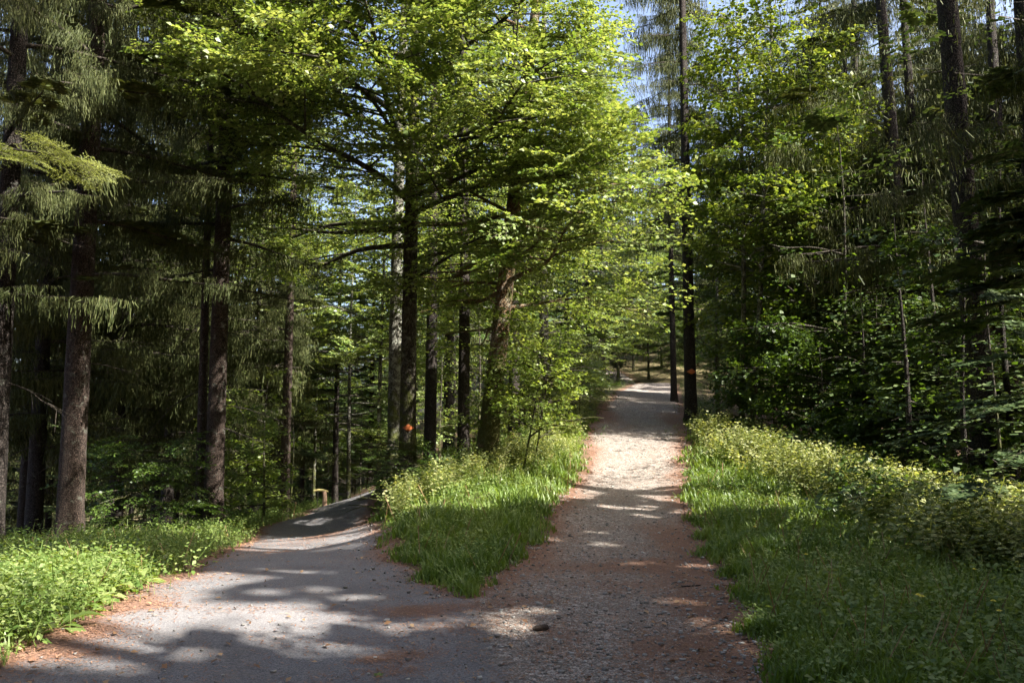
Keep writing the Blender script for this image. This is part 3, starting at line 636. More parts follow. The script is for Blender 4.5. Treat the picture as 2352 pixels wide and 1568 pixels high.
def grid_mesh(name, m_, dz, mask=None):
    me=bpy.data.meshes.new(name); ny,nx=GX.shape
    idx=np.arange(nx*ny).reshape(ny,nx); F=np.stack([idx[:-1,:-1],idx[:-1,1:],idx[1:,1:],idx[1:,:-1]],-1).reshape(-1,4)
    used=None
    if mask is not None:
        mk=(mask[:-1,:-1]&mask[:-1,1:]&mask[1:,1:]&mask[1:,:-1]).ravel(); F=F[mk]
    used,inv=np.unique(F,return_inverse=True); F=inv.reshape(-1,4).astype(np.int32)
    V=np.stack([GX.ravel()[used],GY.ravel()[used],GZ.ravel()[used]+dz],-1).astype(np.float32)
    me.vertices.add(len(V)); me.vertices.foreach_set('co',V.ravel()); me.loops.add(F.size); me.loops.foreach_set('vertex_index',F.ravel())
    me.polygons.add(len(F)); me.polygons.foreach_set('loop_start',np.arange(0,F.size,4,dtype=np.int32)); me.polygons.foreach_set('use_smooth',np.ones(len(F),bool)); me.update(calc_edges=True)
    for nm,arr in (('gravel',grav),('litter',litter),('pale_patch',pale_patch),('green',green)):
        a=me.attributes.new(nm,'FLOAT','POINT'); a.data.foreach_set('value',arr.ravel()[used].astype(np.float32))
    me.materials.append(m_); o=bpy.data.objects.new(name,me); COL.objects.link(o); o['kind']='structure'; return o
grid_mesh('ground',M['ground'],0.)
sroad_=((SR+jit<0)&(SR<SPt+.3))|(_sm&(SR<.3)); grid_mesh('road',M['road'],.004,sroad_)
grid_mesh('forest_path',M['road'],.008,((SPt+jit<0)|_sm)&(GY<90)&(SPt<=SR+.02))

# ------------------------------------------------------------------ foreground trees
rr=np.random.default_rng(3)
A=math.atan2
# main beech at the fork: long low limbs towards the left front and the right front
limbs=auto_limbs(rr,7.2,20,5.2,2.6,24,(.05,.4),1.)
limbs+=[(6.6,A(-6,-2.6),6.6,.28),(7.6,A(-5.6,-1.4),6.4,.30),(8.4,A(-6,-3.2),6.8,.18),(7.4,A(-6,-.4),6.2,.15),(9.3,A(-5,-2.2),6.4,.2),(8.2,A(-4,-5),4.8,.15),(10,A(-4.6,1),5.6,.2),
        (6.4,A(-4.6,3),5.6,.05),(7.8,A(-3.8,4.6),6.2,.02),(7.0,A(-5,4),6.2,.1),(8.8,A(-4.6,5),6.6,.05),(6.8,A(-3,6),5.6,.12),(9.8,A(-4,4),6.2,.1),(8.2,A(-2,6),5.4,.1),(4.7,.1,3.0,.75),(5.2,A(-3,3.6),3.6,.1),
        (5.6,A(5,-4.5),6.6,.08),(6.6,A(5,-3.6),6.6,.1),(7.6,A(5.4,-4.6),7.0,.05),(8.6,A(5.2,-5),7.2,.05),(6.2,A(3.5,-5.5),6.0,.08),(7.2,A(2,-6),6.0,.08),(9.4,A(4,-5),7,.05),(8.2,A(.5,-6),5.6,.08),(10.5,A(5,-4),6.6,.05),(11,A(2,-5),6,.05),(9,A(-1.5,-6),5.6,.1),(12,A(4,-5),6.,.05),(12.5,A(0,-5),5.6,.05)]
limbs+=[(6.0,A(1.5,-5),5.,.05),(6.9,A(4.6,-1.6),6.4,.08),(7.9,A(3.2,-4.6),6.2,.08),(8.8,A(2.4,-3),5.6,.1),(9.8,A(5,-1.5),6.4,.08),(10.2,A(-3,-4),5.6,.1)]
limbs+=[(12,A(-4,5),5.6,.1),(11,A(-5,-1),5.4,.1)]
broadleaf('beech_tree','tall dark beech trunk with an orange diamond marker, standing where the road and path part','beech tree',gp(937,1085,19),(.004,-.004),23,.205,limbs,21,'beechbark','beech',TB,docarve='some',filt=right_edge)
rr=np.random.default_rng(5)
limbs=auto_limbs(rr,3.6,15,3.4,2.4,22,(.05,.35),.3)+[(7.2,A(4,-1.2),5.,.02),(8.2,A(4,-2.4),5.2,.02),(6.8,A(4,-3.6),5.2,.0),(7.8,A(4,.3),4.8,.05),(9.2,A(4,-1.6),5.,.05),(6.0,A(4,-1.),5.2,.0),(5.2,A(4,-2.2),5.2,.0),(10.2,A(4,-2.6),4.6,.05),(4.3,A(4,-.6),4.8,.0),(6.4,A(4,.6),4.8,.02),(5.8,A(3,-4.4),4.8,.0)]+[(3.2,A(4,-1.6),4.2,.02),(4.0,A(3.8,-2.6),4.6,.02),(4.8,A(4,-1.5),4.8,.02),(5.6,A(4,-3),4.8,.02),(4.6,A(2.4,-3.4),4.,.02),(6.4,A(4,-2),4.8,.05),(5.2,A(4.5,.2),4.2,.02)]+[(4.2,A(-4,2),4.4,.1),(4.6,A(-3.5,4.),5.0,.0),(5.4,A(-4,3),5.2,.05),(3.6,A(-1.5,4),4.0,.06),(5.8,A(-3,5),5.6,.05),(6.6,A(-4.4,4.2),5.8,.02),(5.0,A(-5,1.8),5.0,.02),(7.4,A(-4,5),5.8,.0),(6.5,A(-5,2),5,.05)]
broadleaf('beech_tree','leaning mossy beech trunk with orange lichen on its sunlit side, on the bank','beech tree',gp(1108,1065,18),(.115,0),17,.235,limbs,22,'mossbark','beech',TB,docarve='some',filt=right_edge,wob=.1,flare=.6)
rr=np.random.default_rng(6)
broadleaf('beech_tree','smooth grey trunk close behind the left side of the marked beech','beech tree',gp(905,1080,21),(.004,0),22,.20,auto_limbs(rr,6.5,20,4.2,2,20,(.1,.4),2.),23,'greybark','beech',TB,keepf=.8)
broadleaf('beech_tree','slim straight black trunk right beside the marked beech, slightly bent','beech tree',gp(985,1070,23),(.012,0),20,.19,auto_limbs(rr,7,18,3.5,2,14,(.1,.4),1.),24,'sprucebark2','beech',TB,keepf=.8)
broadleaf('beech_tree','straight black trunk between the marked beech and the mossy leaning one','beech tree',gp(1063,1083,22),(-.002,0),21,.17,auto_limbs(rr,5.5,18,3.6,2,18,(.1,.4),.5),25,'sprucebark2','beech',TB,keepf=.8)
broadleaf('beech_tree','dark trunk standing just behind the mossy leaning beech','beech tree',gp(1181,1040,24),(.002,0),20,.17,auto_limbs(rr,4.5,18,3.8,2,18,(.1,.4),.9),26,'sprucebark2','beech',TB)
broadleaf('beech_tree','pale grey trunk behind the sapling, midway between mossy beech and path','beech tree',gp(1252,985,28),(-.004,0),22,.19,auto_limbs(rr,5,18,4,2,20,(.1,.4),.2),27,'greybark','beech',TB)
def marker(px,py,root_xy,r,z,az,label,size):
    c=np.array([root_xy[0]+math.cos(az)*r, root_xy[1]+math.sin(az)*r, z]); n=np.array([math.cos(az),math.sin(az),0]); s=np.array([-n[1],n[0],0]); up=np.array([0,0,1.])
    o=empty('trail_marker',c,label,'trail marker','painted diamond trail markers')
    for nm,k,off,mt in (('painted_border',1.14,.0,'marker_edge'),('painted_diamond',1.,.006,'orange')):
        mb=MB(); pts=[s*size*k,up*size*.62*k,-s*size*k,-up*size*.62*k]; f=[p-n*(np.linalg.norm(p@s)**2)/(2*r)+n*off for p in pts]; m2=[-n*.0+n*off]
        V=np.array(f+[p-n*.012 for p in f]+[n*off+up*0]); F=[[8,0,1,8],[0,1,8,8]]
        # curved plate: centre fan as quads plus rim
        V=np.array([n*off]+f+[p-n*.014 for p in f]); mid=[(V[1+i]+V[1+(i+1)%4])/2 for i in range(4)]; V=np.concatenate([V,mid])
        F=[[0,9+(i+3)%4,1+i,9+i] for i in range(4)]+[[1+i,5+i,5+(i+1)%4,1+(i+1)%4] for i in range(4)]
        mb.add(V,F); mb.build(nm,M[mt],o)
bp=gp(937,1085,19); marker(938,982,(bp[0]+.012,bp[1]),.215,at(938,982,18.8)[2],-PI/2+.05,'orange diamond painted on the dark beech at the fork',.135)
bp2=gp(1587,950,28); marker(1587,853,(bp2[0],bp2[1]),.262,at(1587,853,27.75)[2],-PI/2,'small orange diamond on the tall trunk beside the uphill path',.16)

# left of the road
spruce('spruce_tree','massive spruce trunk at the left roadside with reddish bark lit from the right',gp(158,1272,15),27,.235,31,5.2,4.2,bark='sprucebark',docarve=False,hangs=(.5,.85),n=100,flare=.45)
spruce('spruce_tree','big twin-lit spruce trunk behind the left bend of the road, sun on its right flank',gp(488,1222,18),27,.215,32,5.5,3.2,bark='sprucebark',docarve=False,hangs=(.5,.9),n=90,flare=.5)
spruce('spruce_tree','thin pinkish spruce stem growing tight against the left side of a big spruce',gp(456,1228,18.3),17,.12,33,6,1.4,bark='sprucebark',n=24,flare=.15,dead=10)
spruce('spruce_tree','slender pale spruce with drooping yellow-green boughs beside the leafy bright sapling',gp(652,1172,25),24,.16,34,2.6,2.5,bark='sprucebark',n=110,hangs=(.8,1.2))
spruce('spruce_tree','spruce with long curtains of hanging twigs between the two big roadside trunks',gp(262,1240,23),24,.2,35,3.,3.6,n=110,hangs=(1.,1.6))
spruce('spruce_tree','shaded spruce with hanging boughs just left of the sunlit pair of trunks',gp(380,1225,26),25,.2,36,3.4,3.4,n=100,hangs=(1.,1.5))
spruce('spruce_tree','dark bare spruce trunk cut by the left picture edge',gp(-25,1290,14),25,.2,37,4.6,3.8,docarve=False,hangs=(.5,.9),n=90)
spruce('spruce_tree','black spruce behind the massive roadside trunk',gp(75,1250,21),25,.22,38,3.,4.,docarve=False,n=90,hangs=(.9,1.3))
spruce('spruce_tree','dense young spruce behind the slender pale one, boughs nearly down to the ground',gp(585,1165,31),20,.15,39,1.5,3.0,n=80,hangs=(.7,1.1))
spruce('spruce_tree','fresh green bushy conifer behind the left road, right of the pale spruce',gp(770,1110,40),19,.16,40,3.,3.4,n=70,temps=TF,leafm='fir')
spruce('spruce_tree','dark conifer whose lit boughs fill the gap above the vanishing asphalt road',gp(850,1120,52),22,.2,41,3.,3.8,n=70,temps=TF,leafm='fir')
for i,(px,py,d,hh,z0,lab) in enumerate([(800,1130,36,15,3.5,'leafy beech above the vanishing asphalt road, sky glinting through its crown'),(720,1130,44,16,4,'leafy beech behind the slender pale spruce'),(870,1110,31,13,5,'half-shaded beech just left of the grey trunk behind the marked beech'),(1040,1040,34,10,1.5,'layered low beech glimpsed between the black trunks'),(1130,1020,36,11,1.5,'layered low beech behind the mossy beech trunk'),(1340,960,40,12,2.,'low-branched beech left of the path crest, against the far wood'),(1420,900,62,17,3,'leafy beech in the far bend of the path')]):
    rq=np.random.default_rng(400+i); broadleaf('beech_tree',lab,'beech tree',gp(px,py,d),(0,0),hh,.10,auto_limbs(rq,z0,hh*.9,3.4,1.5,30,(.02,.4),i),410+i,'greybark','beech',TBs,sc=(.9,1.3),dens=2.,sstep=.4)
# reaching fir bough at the far left edge
def near_bough(name,label,start,end,seed,leafm='newfir'):
    r=np.random.default_rng(seed); o=empty(name,gp(-40,1340,7.3)*[1,1,1] if False else [start[0]-2.2,start[1]-.3,h1(start[0]-2.2,start[1]-.3)],label,'fir tree')
    b=np.array(o.location); mt=MB(); P=trunk_path(b*0,(0,0),9,r,.05); trunk_mesh(mt,P,.11,r,12,.3,.9,9); mt.build('trunk',M['sprucebark2'],o,True)
    mw=MB(); mc=MB(); pos=[];hd=[];sc_=[]
    for k in range(4):
        st=np.array([0,0,start[2]-b[2]+.5*k-.9]); e=(end-b) if k==2 else (end-b)*[r.uniform(.35,.6),1,1]+[0,r.uniform(-1.2,1.4),.5*k-1.0]
        q=np.linspace(0,1,9); B=st+np.outer(q,e-st); B[:,2]+=.25*np.sin(q*PI); tube(mw,B,.022*(1-.85*q)+.003,6); T=unit(np.gradient(B,axis=0))
        for s in np.linspace(.3,.97,11):
            p=np.array([np.interp(s,q,B[:,j]) for j in range(3)]); tt=np.array([np.interp(s,q,T[:,j]) for j in range(3)])
            for sg in (0,1,-1):
                pos.append(p);hd.append(rotz(tt,sg*r.uniform(.7,1.)));sc_.append(r.uniform(.6,.95)*(1.15-.6*s))
    pos=np.array(pos);hd=np.array(hd);sc_=np.array(sc_)
    kk=np.ones(len(pos),bool)
    pos=pos+r.normal(0,.05,(len(pos),3)); up=np.array([0,0,1.])+r.normal(0,.42,(len(pos),3)); h=np.arange(len(pos))%2==0
    for T,m_ in ((TN[0],h),(TN[1],~h)): place(mc,T,pos[m_],hd[m_],up[m_],sc_[m_],rr=r)
    [mc.add(V,F-F.min(),A,1) for V,F,A in zip(mw.V,mw.F,mw.A)]; mc.build('crown',[M[leafm],M['twig']],o)
near_bough('fir_tree','young fir at the left edge reaching a bright yellow-green bough into view',at(-260,470,7.2),at(185,362,7.0),77)

# right of the path
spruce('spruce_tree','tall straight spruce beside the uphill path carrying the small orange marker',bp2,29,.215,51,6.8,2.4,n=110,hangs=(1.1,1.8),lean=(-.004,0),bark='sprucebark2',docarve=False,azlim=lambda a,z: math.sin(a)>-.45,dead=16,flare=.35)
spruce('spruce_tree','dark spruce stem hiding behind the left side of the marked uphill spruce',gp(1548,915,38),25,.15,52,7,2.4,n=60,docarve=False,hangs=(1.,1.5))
rr=np.random.default_rng(8)
broadleaf('maple_tree','slim pale maple stem, left one of the twin stems on the right bank','maple tree',gp(1702,978,26),(.028,0),15,.10,auto_limbs(rr,5.,13.6,2.9,1.5,26,(.25,.6),.3),53,'greybark','maple',TM,wob=.15,sc=(.8,1.2),flare=.25,docarve=False,filt=right_wood)
broadleaf('maple_tree','slim pale maple stem leaning right, right one of the twin stems on the bank','maple tree',gp(1722,982,25.5),(.085,-.01),15,.10,auto_limbs(rr,5.,13.4,3.2,1.6,28,(.25,.6),1.3),54,'greybark','maple',TM,wob=.2,sc=(.8,1.2),flare=.25,docarve=False,filt=right_wood)
broadleaf('maple_tree','light green young maple behind the twin stems, crown against the sky','maple tree',gp(1880,1010,27),(-.01,0),14,.10,auto_limbs(rr,3.6,12.6,3.0,1.5,30,(.25,.6),2.3),55,'greybark','maple',TM,wob=.2,sc=(.8,1.2),flare=.25,docarve=False,filt=right_wood)
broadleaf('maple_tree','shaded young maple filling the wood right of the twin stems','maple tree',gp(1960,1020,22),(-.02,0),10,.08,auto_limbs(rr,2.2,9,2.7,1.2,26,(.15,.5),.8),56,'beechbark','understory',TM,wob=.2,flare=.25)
broadleaf('maple_tree','low leafy maple left of the twin stems, in front of the black wood','maple tree',gp(1650,960,33),(0,0),11,.09,auto_limbs(rr,2.0,10,2.6,1.2,26,(.1,.45),.1),57,'greybark','maple',TM,wob=.2,flare=.25,docarve=False,filt=right_wood)
broadleaf('maple_tree','small leafy maple between the twin stems and the big dark spruces','maple tree',gp(1830,1010,30),(0,0),9,.08,auto_limbs(rr,1.8,8,2.6,1.2,24,(.1,.45),1.1),58,'beechbark','understory',TM,wob=.2,flare=.25)
spruce('spruce_tree','thick black spruce trunk deep in shade, nearest big trunk on the right',gp(2275,1100,13.6),26,.235,59,6.2,4.2,n=56,lean=(-.03,0),temps=TF,leafm='fir',dead=14)
spruce('spruce_tree','leaning black spruce trunk left of the nearest big trunk on the right',gp(2110,1050,22.5),26,.26,60,5.4,4.4,n=100,lean=(-.03,0),dead=14,hangs=(.9,1.5))
spruce('spruce_tree','thinner black trunk seen between the two leaning dark spruces',gp(2140,1040,23),25,.2,61,5,3.8,n=90,lean=(-.01,0))
spruce('spruce_tree','dark fir with layered boughs at the upper right picture edge',gp(2420,1150,13),22,.2,62,3.6,4.,n=100,hangs=(.7,1.2))
spruce('spruce_tree','dark spruce right of the maples whose boughs veil the sky',gp(2000,1010,30),27,.2,63,5.,4.2,n=100,hangs=(.9,1.4))
spruce('spruce_tree','dark spruce between the marked uphill spruce and the light green maples',gp(1800,985,38),25,.22,64,5,3.6,n=56,hangs=(.9,1.4))
spruce('spruce_tree','black spruce right behind the nearest big trunk on the right',gp(2330,1060,21),26,.2,65,4.,4.2,n=100)
spruce('spruce_tree','spruce closing the view between the leaning dark spruces and the right edge',gp(2240,1030,28),26,.2,66,3.,4.2,n=100)
spruce('spruce_tree','spruce showing between the light green maples and the leaning dark spruces',gp(1975,1000,36),26,.2,67,3.,4.2,n=90)
# small firs in the right-hand wood
small=[(2400,1230,10.2,5.2,.8,'small fir at the right edge with pale sunlit shoots over the shaded grass'),(2225,1120,13.2,4.6,.8,'young fir with a yellow-green tip bough reaching left over the brambles'),(2090,1080,15.6,6.,1.,'black-green young fir behind the middle of the bramble belt'),
       (2330,1100,13.6,7.,1.,'tall young fir behind the pale-shooted one at the right edge'),(1990,1050,19,5.,1.,'young fir right of the brown leaf litter clearing'),(2160,1080,17,7.5,1.,'slim young fir under the leaning black spruce'),(1905,1020,26,5.5,1.,'small fir behind the leaf litter clearing'),
       (2400,1200,11,6.5,1.,'dense fir half outside the right picture edge'),(2060,1040,24,8.,1.,'upright young fir deep in the wood at right')]
for i,(px,py,d,hh,s,lab) in enumerate(small):
    spruce('fir_tree',lab,gp(px,py,d),hh,.045+.004*hh,80+i,.5,.9+.06*hh,cat='fir tree',temps=TF,leafm='fir' if i!=0 else 'fir',n=int(10+hh*6),dead=4,dens=1.25,flare=.1)
# saplings
def sapling(name,label,base,hh,r0,seed,leafm='sapling',n=16,L=1.3,z0=.6,lean=(0,0),temps=TB,sc=(.45,.7),rise=(.1,.6),cat='sapling',bark='beechbark',group=None,docarve=True):
    r=np.random.default_rng(seed)
    return broadleaf(name,label,cat,base,lean,hh,r0,auto_limbs(r,z0,hh*.93,L,L*.5,n,rise,r.uniform(0,6)),seed,bark,leafm,temps,group,docarve,'foliage',.06,.1,sc,.22,4.,1.,.8)
sapling('sapling','bright maple sapling with thin pale twigs growing right of the mossy beech',gp(1195,1062,17.4),3.4,.025,101,'sapling',13,1.15,.8,(.16,-.03),TM,(.45,.7),(.4,.9),docarve=False)
sapling('sapling','smaller bright sapling leaning over the bank toward the path',gp(1215,1050,17.8),2.6,.025,102,'sapling',13,1.2,.7,(.2,0),TM,(.45,.65),(.2,.7),docarve=False)
sapling('sapling','sunlit leafy sapling standing left of the pale slender spruce by the road',gp(605,1195,22),4.3,.04,103,'sapling',22,1.3,.4,(0,0),TM,(.6,.9),(-.1,.4))
sapling('sapling','thin leafy sapling touching the foot of the pale slender spruce',gp(668,1175,24),3.4,.03,104,'sapling',18,1.2,.6,(0,0),TM,(.5,.8),(-.1,.3))
sapling('sapling','young beech with flat sprays behind the black trunks on the bank',gp(1010,1050,26),4.5,.04,105,'beech',22,1.9,.8,(0,0),TB,(.6,.9),(-.05,.2))
sapling('sapling','young beech with layered sprays right of the straight black trunk',gp(1100,1040,26),6.,.05,106,'beech',26,1.9,.8,(0,0),TB,(.6,.9),(-.05,.2))
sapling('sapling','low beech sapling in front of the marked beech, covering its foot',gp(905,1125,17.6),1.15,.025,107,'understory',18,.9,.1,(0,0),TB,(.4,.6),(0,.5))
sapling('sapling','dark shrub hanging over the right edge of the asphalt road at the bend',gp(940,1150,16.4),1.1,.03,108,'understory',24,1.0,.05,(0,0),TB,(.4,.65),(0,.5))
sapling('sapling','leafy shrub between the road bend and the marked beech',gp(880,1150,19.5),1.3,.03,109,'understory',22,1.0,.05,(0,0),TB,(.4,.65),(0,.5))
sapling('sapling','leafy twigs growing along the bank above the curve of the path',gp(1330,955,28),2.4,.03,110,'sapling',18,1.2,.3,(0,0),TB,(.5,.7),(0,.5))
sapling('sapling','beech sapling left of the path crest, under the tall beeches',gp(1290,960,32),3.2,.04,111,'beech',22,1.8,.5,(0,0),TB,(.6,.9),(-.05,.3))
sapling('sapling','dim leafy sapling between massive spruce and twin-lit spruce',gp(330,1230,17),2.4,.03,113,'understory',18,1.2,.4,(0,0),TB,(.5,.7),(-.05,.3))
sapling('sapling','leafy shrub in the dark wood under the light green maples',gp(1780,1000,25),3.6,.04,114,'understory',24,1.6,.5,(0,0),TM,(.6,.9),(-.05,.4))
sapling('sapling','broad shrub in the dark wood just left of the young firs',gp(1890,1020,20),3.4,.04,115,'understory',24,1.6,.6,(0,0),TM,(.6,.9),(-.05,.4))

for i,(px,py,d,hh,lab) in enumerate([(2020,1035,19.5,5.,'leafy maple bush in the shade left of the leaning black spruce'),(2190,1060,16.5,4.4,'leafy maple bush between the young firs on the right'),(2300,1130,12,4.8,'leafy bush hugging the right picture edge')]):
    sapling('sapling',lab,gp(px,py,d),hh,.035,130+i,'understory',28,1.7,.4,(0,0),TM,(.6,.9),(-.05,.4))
# ------------------------------------------------------------------ unseen trees added behind and beside the picture to throw the dappled shade
shade_trees=[(6.2,.3,23),(10,6.0,24),(9.2,-.8,25),(13,2.2,26),(8.5,3.6,24),(12,-1.5,26),(7,-4.5,25),(14.5,5.5,25),(17,0,27),(4.5,-8.5,26),(20,-5,27),(18.5,8.5,26),(13,-7,26),(11.5,8.8,22),(23,4,28),(9.5,-11,26),(17,18.5,25),(22.5,17,26),(16,-12,26),(20,18,25),(26,-1,28),(1,-13,26),(-4,-9,24),(-10,-5,25),(-12,2,24),(-9,-13,26),(-17,-3,26),(-15,-10,26),(-4,-17,26)]
for i,(x,y,hh) in enumerate(shade_trees):
    lab='unseen spruce added beside the viewpoint, crown shading the forecourt'
    fir=i%3==1; hh*=1.35  # stretched taller so the crowns also shade the spruces at left
    spruce('spruce_tree',lab,[x,y,h1(x,y)],hh,.24,200+i,4.6,4.4,'added shade spruces around the viewpoint',n=150,temps=TCb if not fir else TF,leafm='spruce' if not fir else 'fir',dead=0,hangs=(.9,1.4),offview=True)
# ------------------------------------------------------------------ background wood: copies of a few kinds
def bg_spruce(i,z0,L,hh,n,temps,leafm,r0): return spruce('spruce_tree','x',[0,0,0],hh,r0,300+i,z0,L,None,n=n,temps=temps,leafm=leafm,docarve=False,dead=8,hangs=(.9,1.4),filt=lambda W: np.ones(len(W),bool))
_npc,_nvc=near_path_clear,view_clear
near_path_clear=lambda P: np.ones(len(P),bool); view_clear=lambda P: np.ones(len(P),bool)
BG=[bg_spruce(0,3.,3.4,24,64,TCb,'spruce',.18),bg_spruce(1,5.5,3.4,27,56,TCb,'spruce',.21),bg_spruce(2,2.,3.2,20,64,TF,'fir',.15),bg_spruce(3,6.,3.6,26,52,TF,'fir',.2),bg_spruce(4,8,3.2,27,44,TCb,'spruce',.17)]
rr=np.random.default_rng(9)
BB=[broadleaf('beech_tree','x','beech tree',[0,0,0],(0,0),17,.13,auto_limbs(rr,2.8+2*k,15.5,3.6,1.8,30,(.05,.4),k),320+k,'beechbark','beech' if k else 'understory',TBs,None,False,dens=1.8,sstep=.42,sc=(.9,1.3)) for k in range(2)]
near_path_clear,view_clear=_npc,_nvc
protos=BG+BB; used=[False]*len(protos)
taken=[o.location.copy() for o in bpy.data.objects if o.type=='EMPTY' and o.parent is None and o not in protos]
kinds=['hanging-twigged spruce','tall bare-stemmed spruce','bushy dark fir','tall layered fir','thin-crowned spruce','leafy understorey beech','light green beech']
pts=[]
r=np.random.default_rng(44)
for px_,d_ in [(1350,52),(1385,60),(1420,68),(1455,74),(1490,70),(1520,78),(1545,66),(1400,84),(1465,90),(1505,95),(1330,70),(1440,104),(1370,98),(1540,100),(1300,60),(1480,84)]: pts.append((float((px_-1176)/1830*d_),float(d_)))
for _ in range(9000):
    y=r.uniform(22,150); x=r.uniform(-.78,.78)*y*1.02
    if r.random()>min(1,28/y+.3): continue
    s=float(np.minimum(sdf(np.array([x]),np.array([y]),ROAD),sdf(np.array([x]),np.array([y]),PATH))[0])
    if s<1.8: continue
    if -4.5<x<3.4 and y<29: continue
    if y<29 and 1176+1830*x/y<1000: continue
    sp=2.5+y*.028
    if any((x-a)**2+(y-b)**2<sp*sp for a,b in pts): continue
    if any((x-t.x)**2+(y-t.y)**2<1.6 for t in taken): continue
    px=1176+1830*x/y
    W=np.array([[x,y,h1(x,y)+h_] for h_ in range(5,24,2)],float)
    if y<60 and shades(W,MASK_BIG).any() and r.random()<.85: continue
    pts.append((x,y))
pts=[(24.,50.),(28.,44.),(20.,56.),(33.,52.),(26.,60.),(36.,44.),(30.,66.),(21.,47.)]+pts[:284]  # leading trees added to shade the far end of the path
thick=[]
for _ in range(900):
    px_=r.uniform(1290,1770) if r.random()<.62 else r.uniform(610,900); d_=r.uniform(50,105); x_=(px_-1176)/1830*d_
    if _<60: px_=r.uniform(740,900); d_=r.uniform(49,66); x_=(px_-1176)/1830*d_
    if float(np.minimum(sdf(np.array([x_]),np.array([d_]),ROAD),sdf(np.array([x_]),np.array([d_]),PATH))[0])<1.3 or any((x_-a)**2+(d_-b)**2<4 for a,b in thick): continue
    thick.append((float(x_),float(d_)))
thick=thick[:78]; nthick=len(thick); pts=thick+pts
for ip,(x,y) in enumerate(pts):
    px=1176+1830*x/y
    low=1330<px<1580 and y<48
    k=(int(r.choice(7,p=[.34,.22,.05,.05,.18,.10,.06])) if px<560 else int(r.choice(7,p=[.24,.17,.12,.10,.12,.13,.12]))) if not (560<px<1560) else int(r.choice(7,p=[.12,.14,.16,.14,.10,.16,.18]))
    if low: k=5+int(r.integers(0,2))
    mid=1600<px<1990 and r.random()<.25
    if mid: k=5+int(r.integers(0,2))
    if ip<nthick: k=5+int(r.random()<.4)
    o=protos[k] if not used[k] else copy_tree(protos[k]); used[k]=True
    s=r.uniform(.8,1.08)
    if low: s*=r.uniform(.36,.5)
    if mid: s*=r.uniform(.5,.8)
    if ip<nthick: s=r.uniform(.22,.42)
    o.location=(x,y,h1(x,y)-.05); o.rotation_euler=(0,0,r.uniform(0,6.28)); o.scale=(s,s,s)
    side='downhill wood left of the asphalt road' if x<-1-(y-20)*.12 else ('wood between the road and the uphill path' if px<1480 else 'dark wood right of the uphill path')
    o['label']=f'{kinds[k]} far back in the {side}'; o['group']=f'{kinds[k]} trees in the {side}'; o['category']='beech tree' if k>4 else 'spruce tree'

# ------------------------------------------------------------------ ground plants
RU=np.random.default_rng(60)
def scatter(n, x0,x1,y0,y1):
    # density falls with distance like the picture's resolution
    y=y0*(y1/y0)**RU.random(n); x=RU.uniform(-1,1,n)*.72*y+RU.uniform(-.5,.5,n); k=(x>x0)&(x<x1); return x[k],y[k]
def SS(x,y): return np.where(seam(x,y)<.7,-.8,np.minimum(sdf(x,y,ROAD),sdf(x,y,PATH)))+.42*(vnoise(x,y,.45,5)-.5)+.22*(vnoise(x,y,.15,6)-.5)
crest=np.array([at(px,py,d)[:2] for px,py,d in [(1590,985,24),(1700,1010,21),(1850,1040,17.5),(2000,1090,14.5),(2130,1140,12.6),(2250,1200,10.8),(2420,1300,9)]])
crestL=np.array([at(px,py,d)[:2] for px,py,d in [(1400,930,33),(1330,980,26),(1270,1040,21),(1180,1080,18.2),(1080,1120,16.6),(960,1180,14.8),(905,1215,14.2)]])
def dline(x,y,L):
    d=np.full(x.shape,1e9)
    for a,b in zip(L[:-1],L[1:]):
        e=b-a; t=np.clip(((x-a[0])*e[0]+(y-a[1])*e[1])/(e@e),0,1); d=np.minimum(d,np.hypot(x-a[0]-t*e[0],y-a[1]-t*e[1]))
    return d
def pathx(y): return np.interp(y,[p[1] for p in pathR[::-1]],[p[0] for p in pathR[::-1]])
def right(x,y): return x>pathx(y)-.3
roadlx=lambda y: np.interp(y,[p[1] for p in roadL],[p[0] for p in roadL])
def leftside(x,y): return x<roadlx(y)+.2
# grass
x,y=scatter(520000,-9,9,3.6,34); s=SS(x,y)
R_=right(x,y); L_=leftside(x,y); B_=~R_&~L_
pr=np.where(R_, np.exp(-np.clip(s-.15,0,9)/1.6)*.9+.18*(s<3.5), np.where(B_, np.exp(-np.clip(s-.1,0,9)/1.0)*.95+.15, .10*(s<3)))
pr*=.35+.9*vnoise(x,y,.5,9); pr*=np.clip((s+.02)/.25,0,1); k=(RU.random(len(x))<pr)&(s>-.02)&(y<30); x,y,s=x[k],y[k],s[k]
n=len(x); z=H(x,y); hgt=RU.uniform(.06,.20,n)*(.6+.7*vnoise(x,y,.8,4))*np.clip(.45+s/.6,.4,1.2); a=RU.uniform(0,2*PI,n); ln=RU.uniform(.1,.9,n)*hgt
wd=(.0035+.0007*y)*RU.uniform(.7,1.4,n)
b0=np.stack([x,y,z-.01],-1); dx=np.stack([np.cos(a),np.sin(a),0*a],-1); sx=np.stack([-np.sin(a),np.cos(a),0*a],-1)*wd[:,None]
b1=b0+dx*(ln*.35)[:,None]+np.stack([0*a,0*a,hgt*.6],-1); b2=b0+dx*ln[:,None]+np.stack([0*a,0*a,hgt],-1)
V=np.stack([b0-sx,b0+sx,b1+sx*.8,b1-sx*.8,b2+sx*.12,b2-sx*.12],1).reshape(-1,3); i=np.arange(n)*6
F=np.concatenate([np.stack([i,i+1,i+2,i+3],-1),np.stack([i+3,i+2,i+4,i+5],-1)])
mb=MB(); mb.add(V,F,np.repeat(np.clip(vnoise(x,y,.4,8)*.6+.4*RU.random(n),0,1),6)); tag(mb.build('grass',M['grass']),kind='stuff')
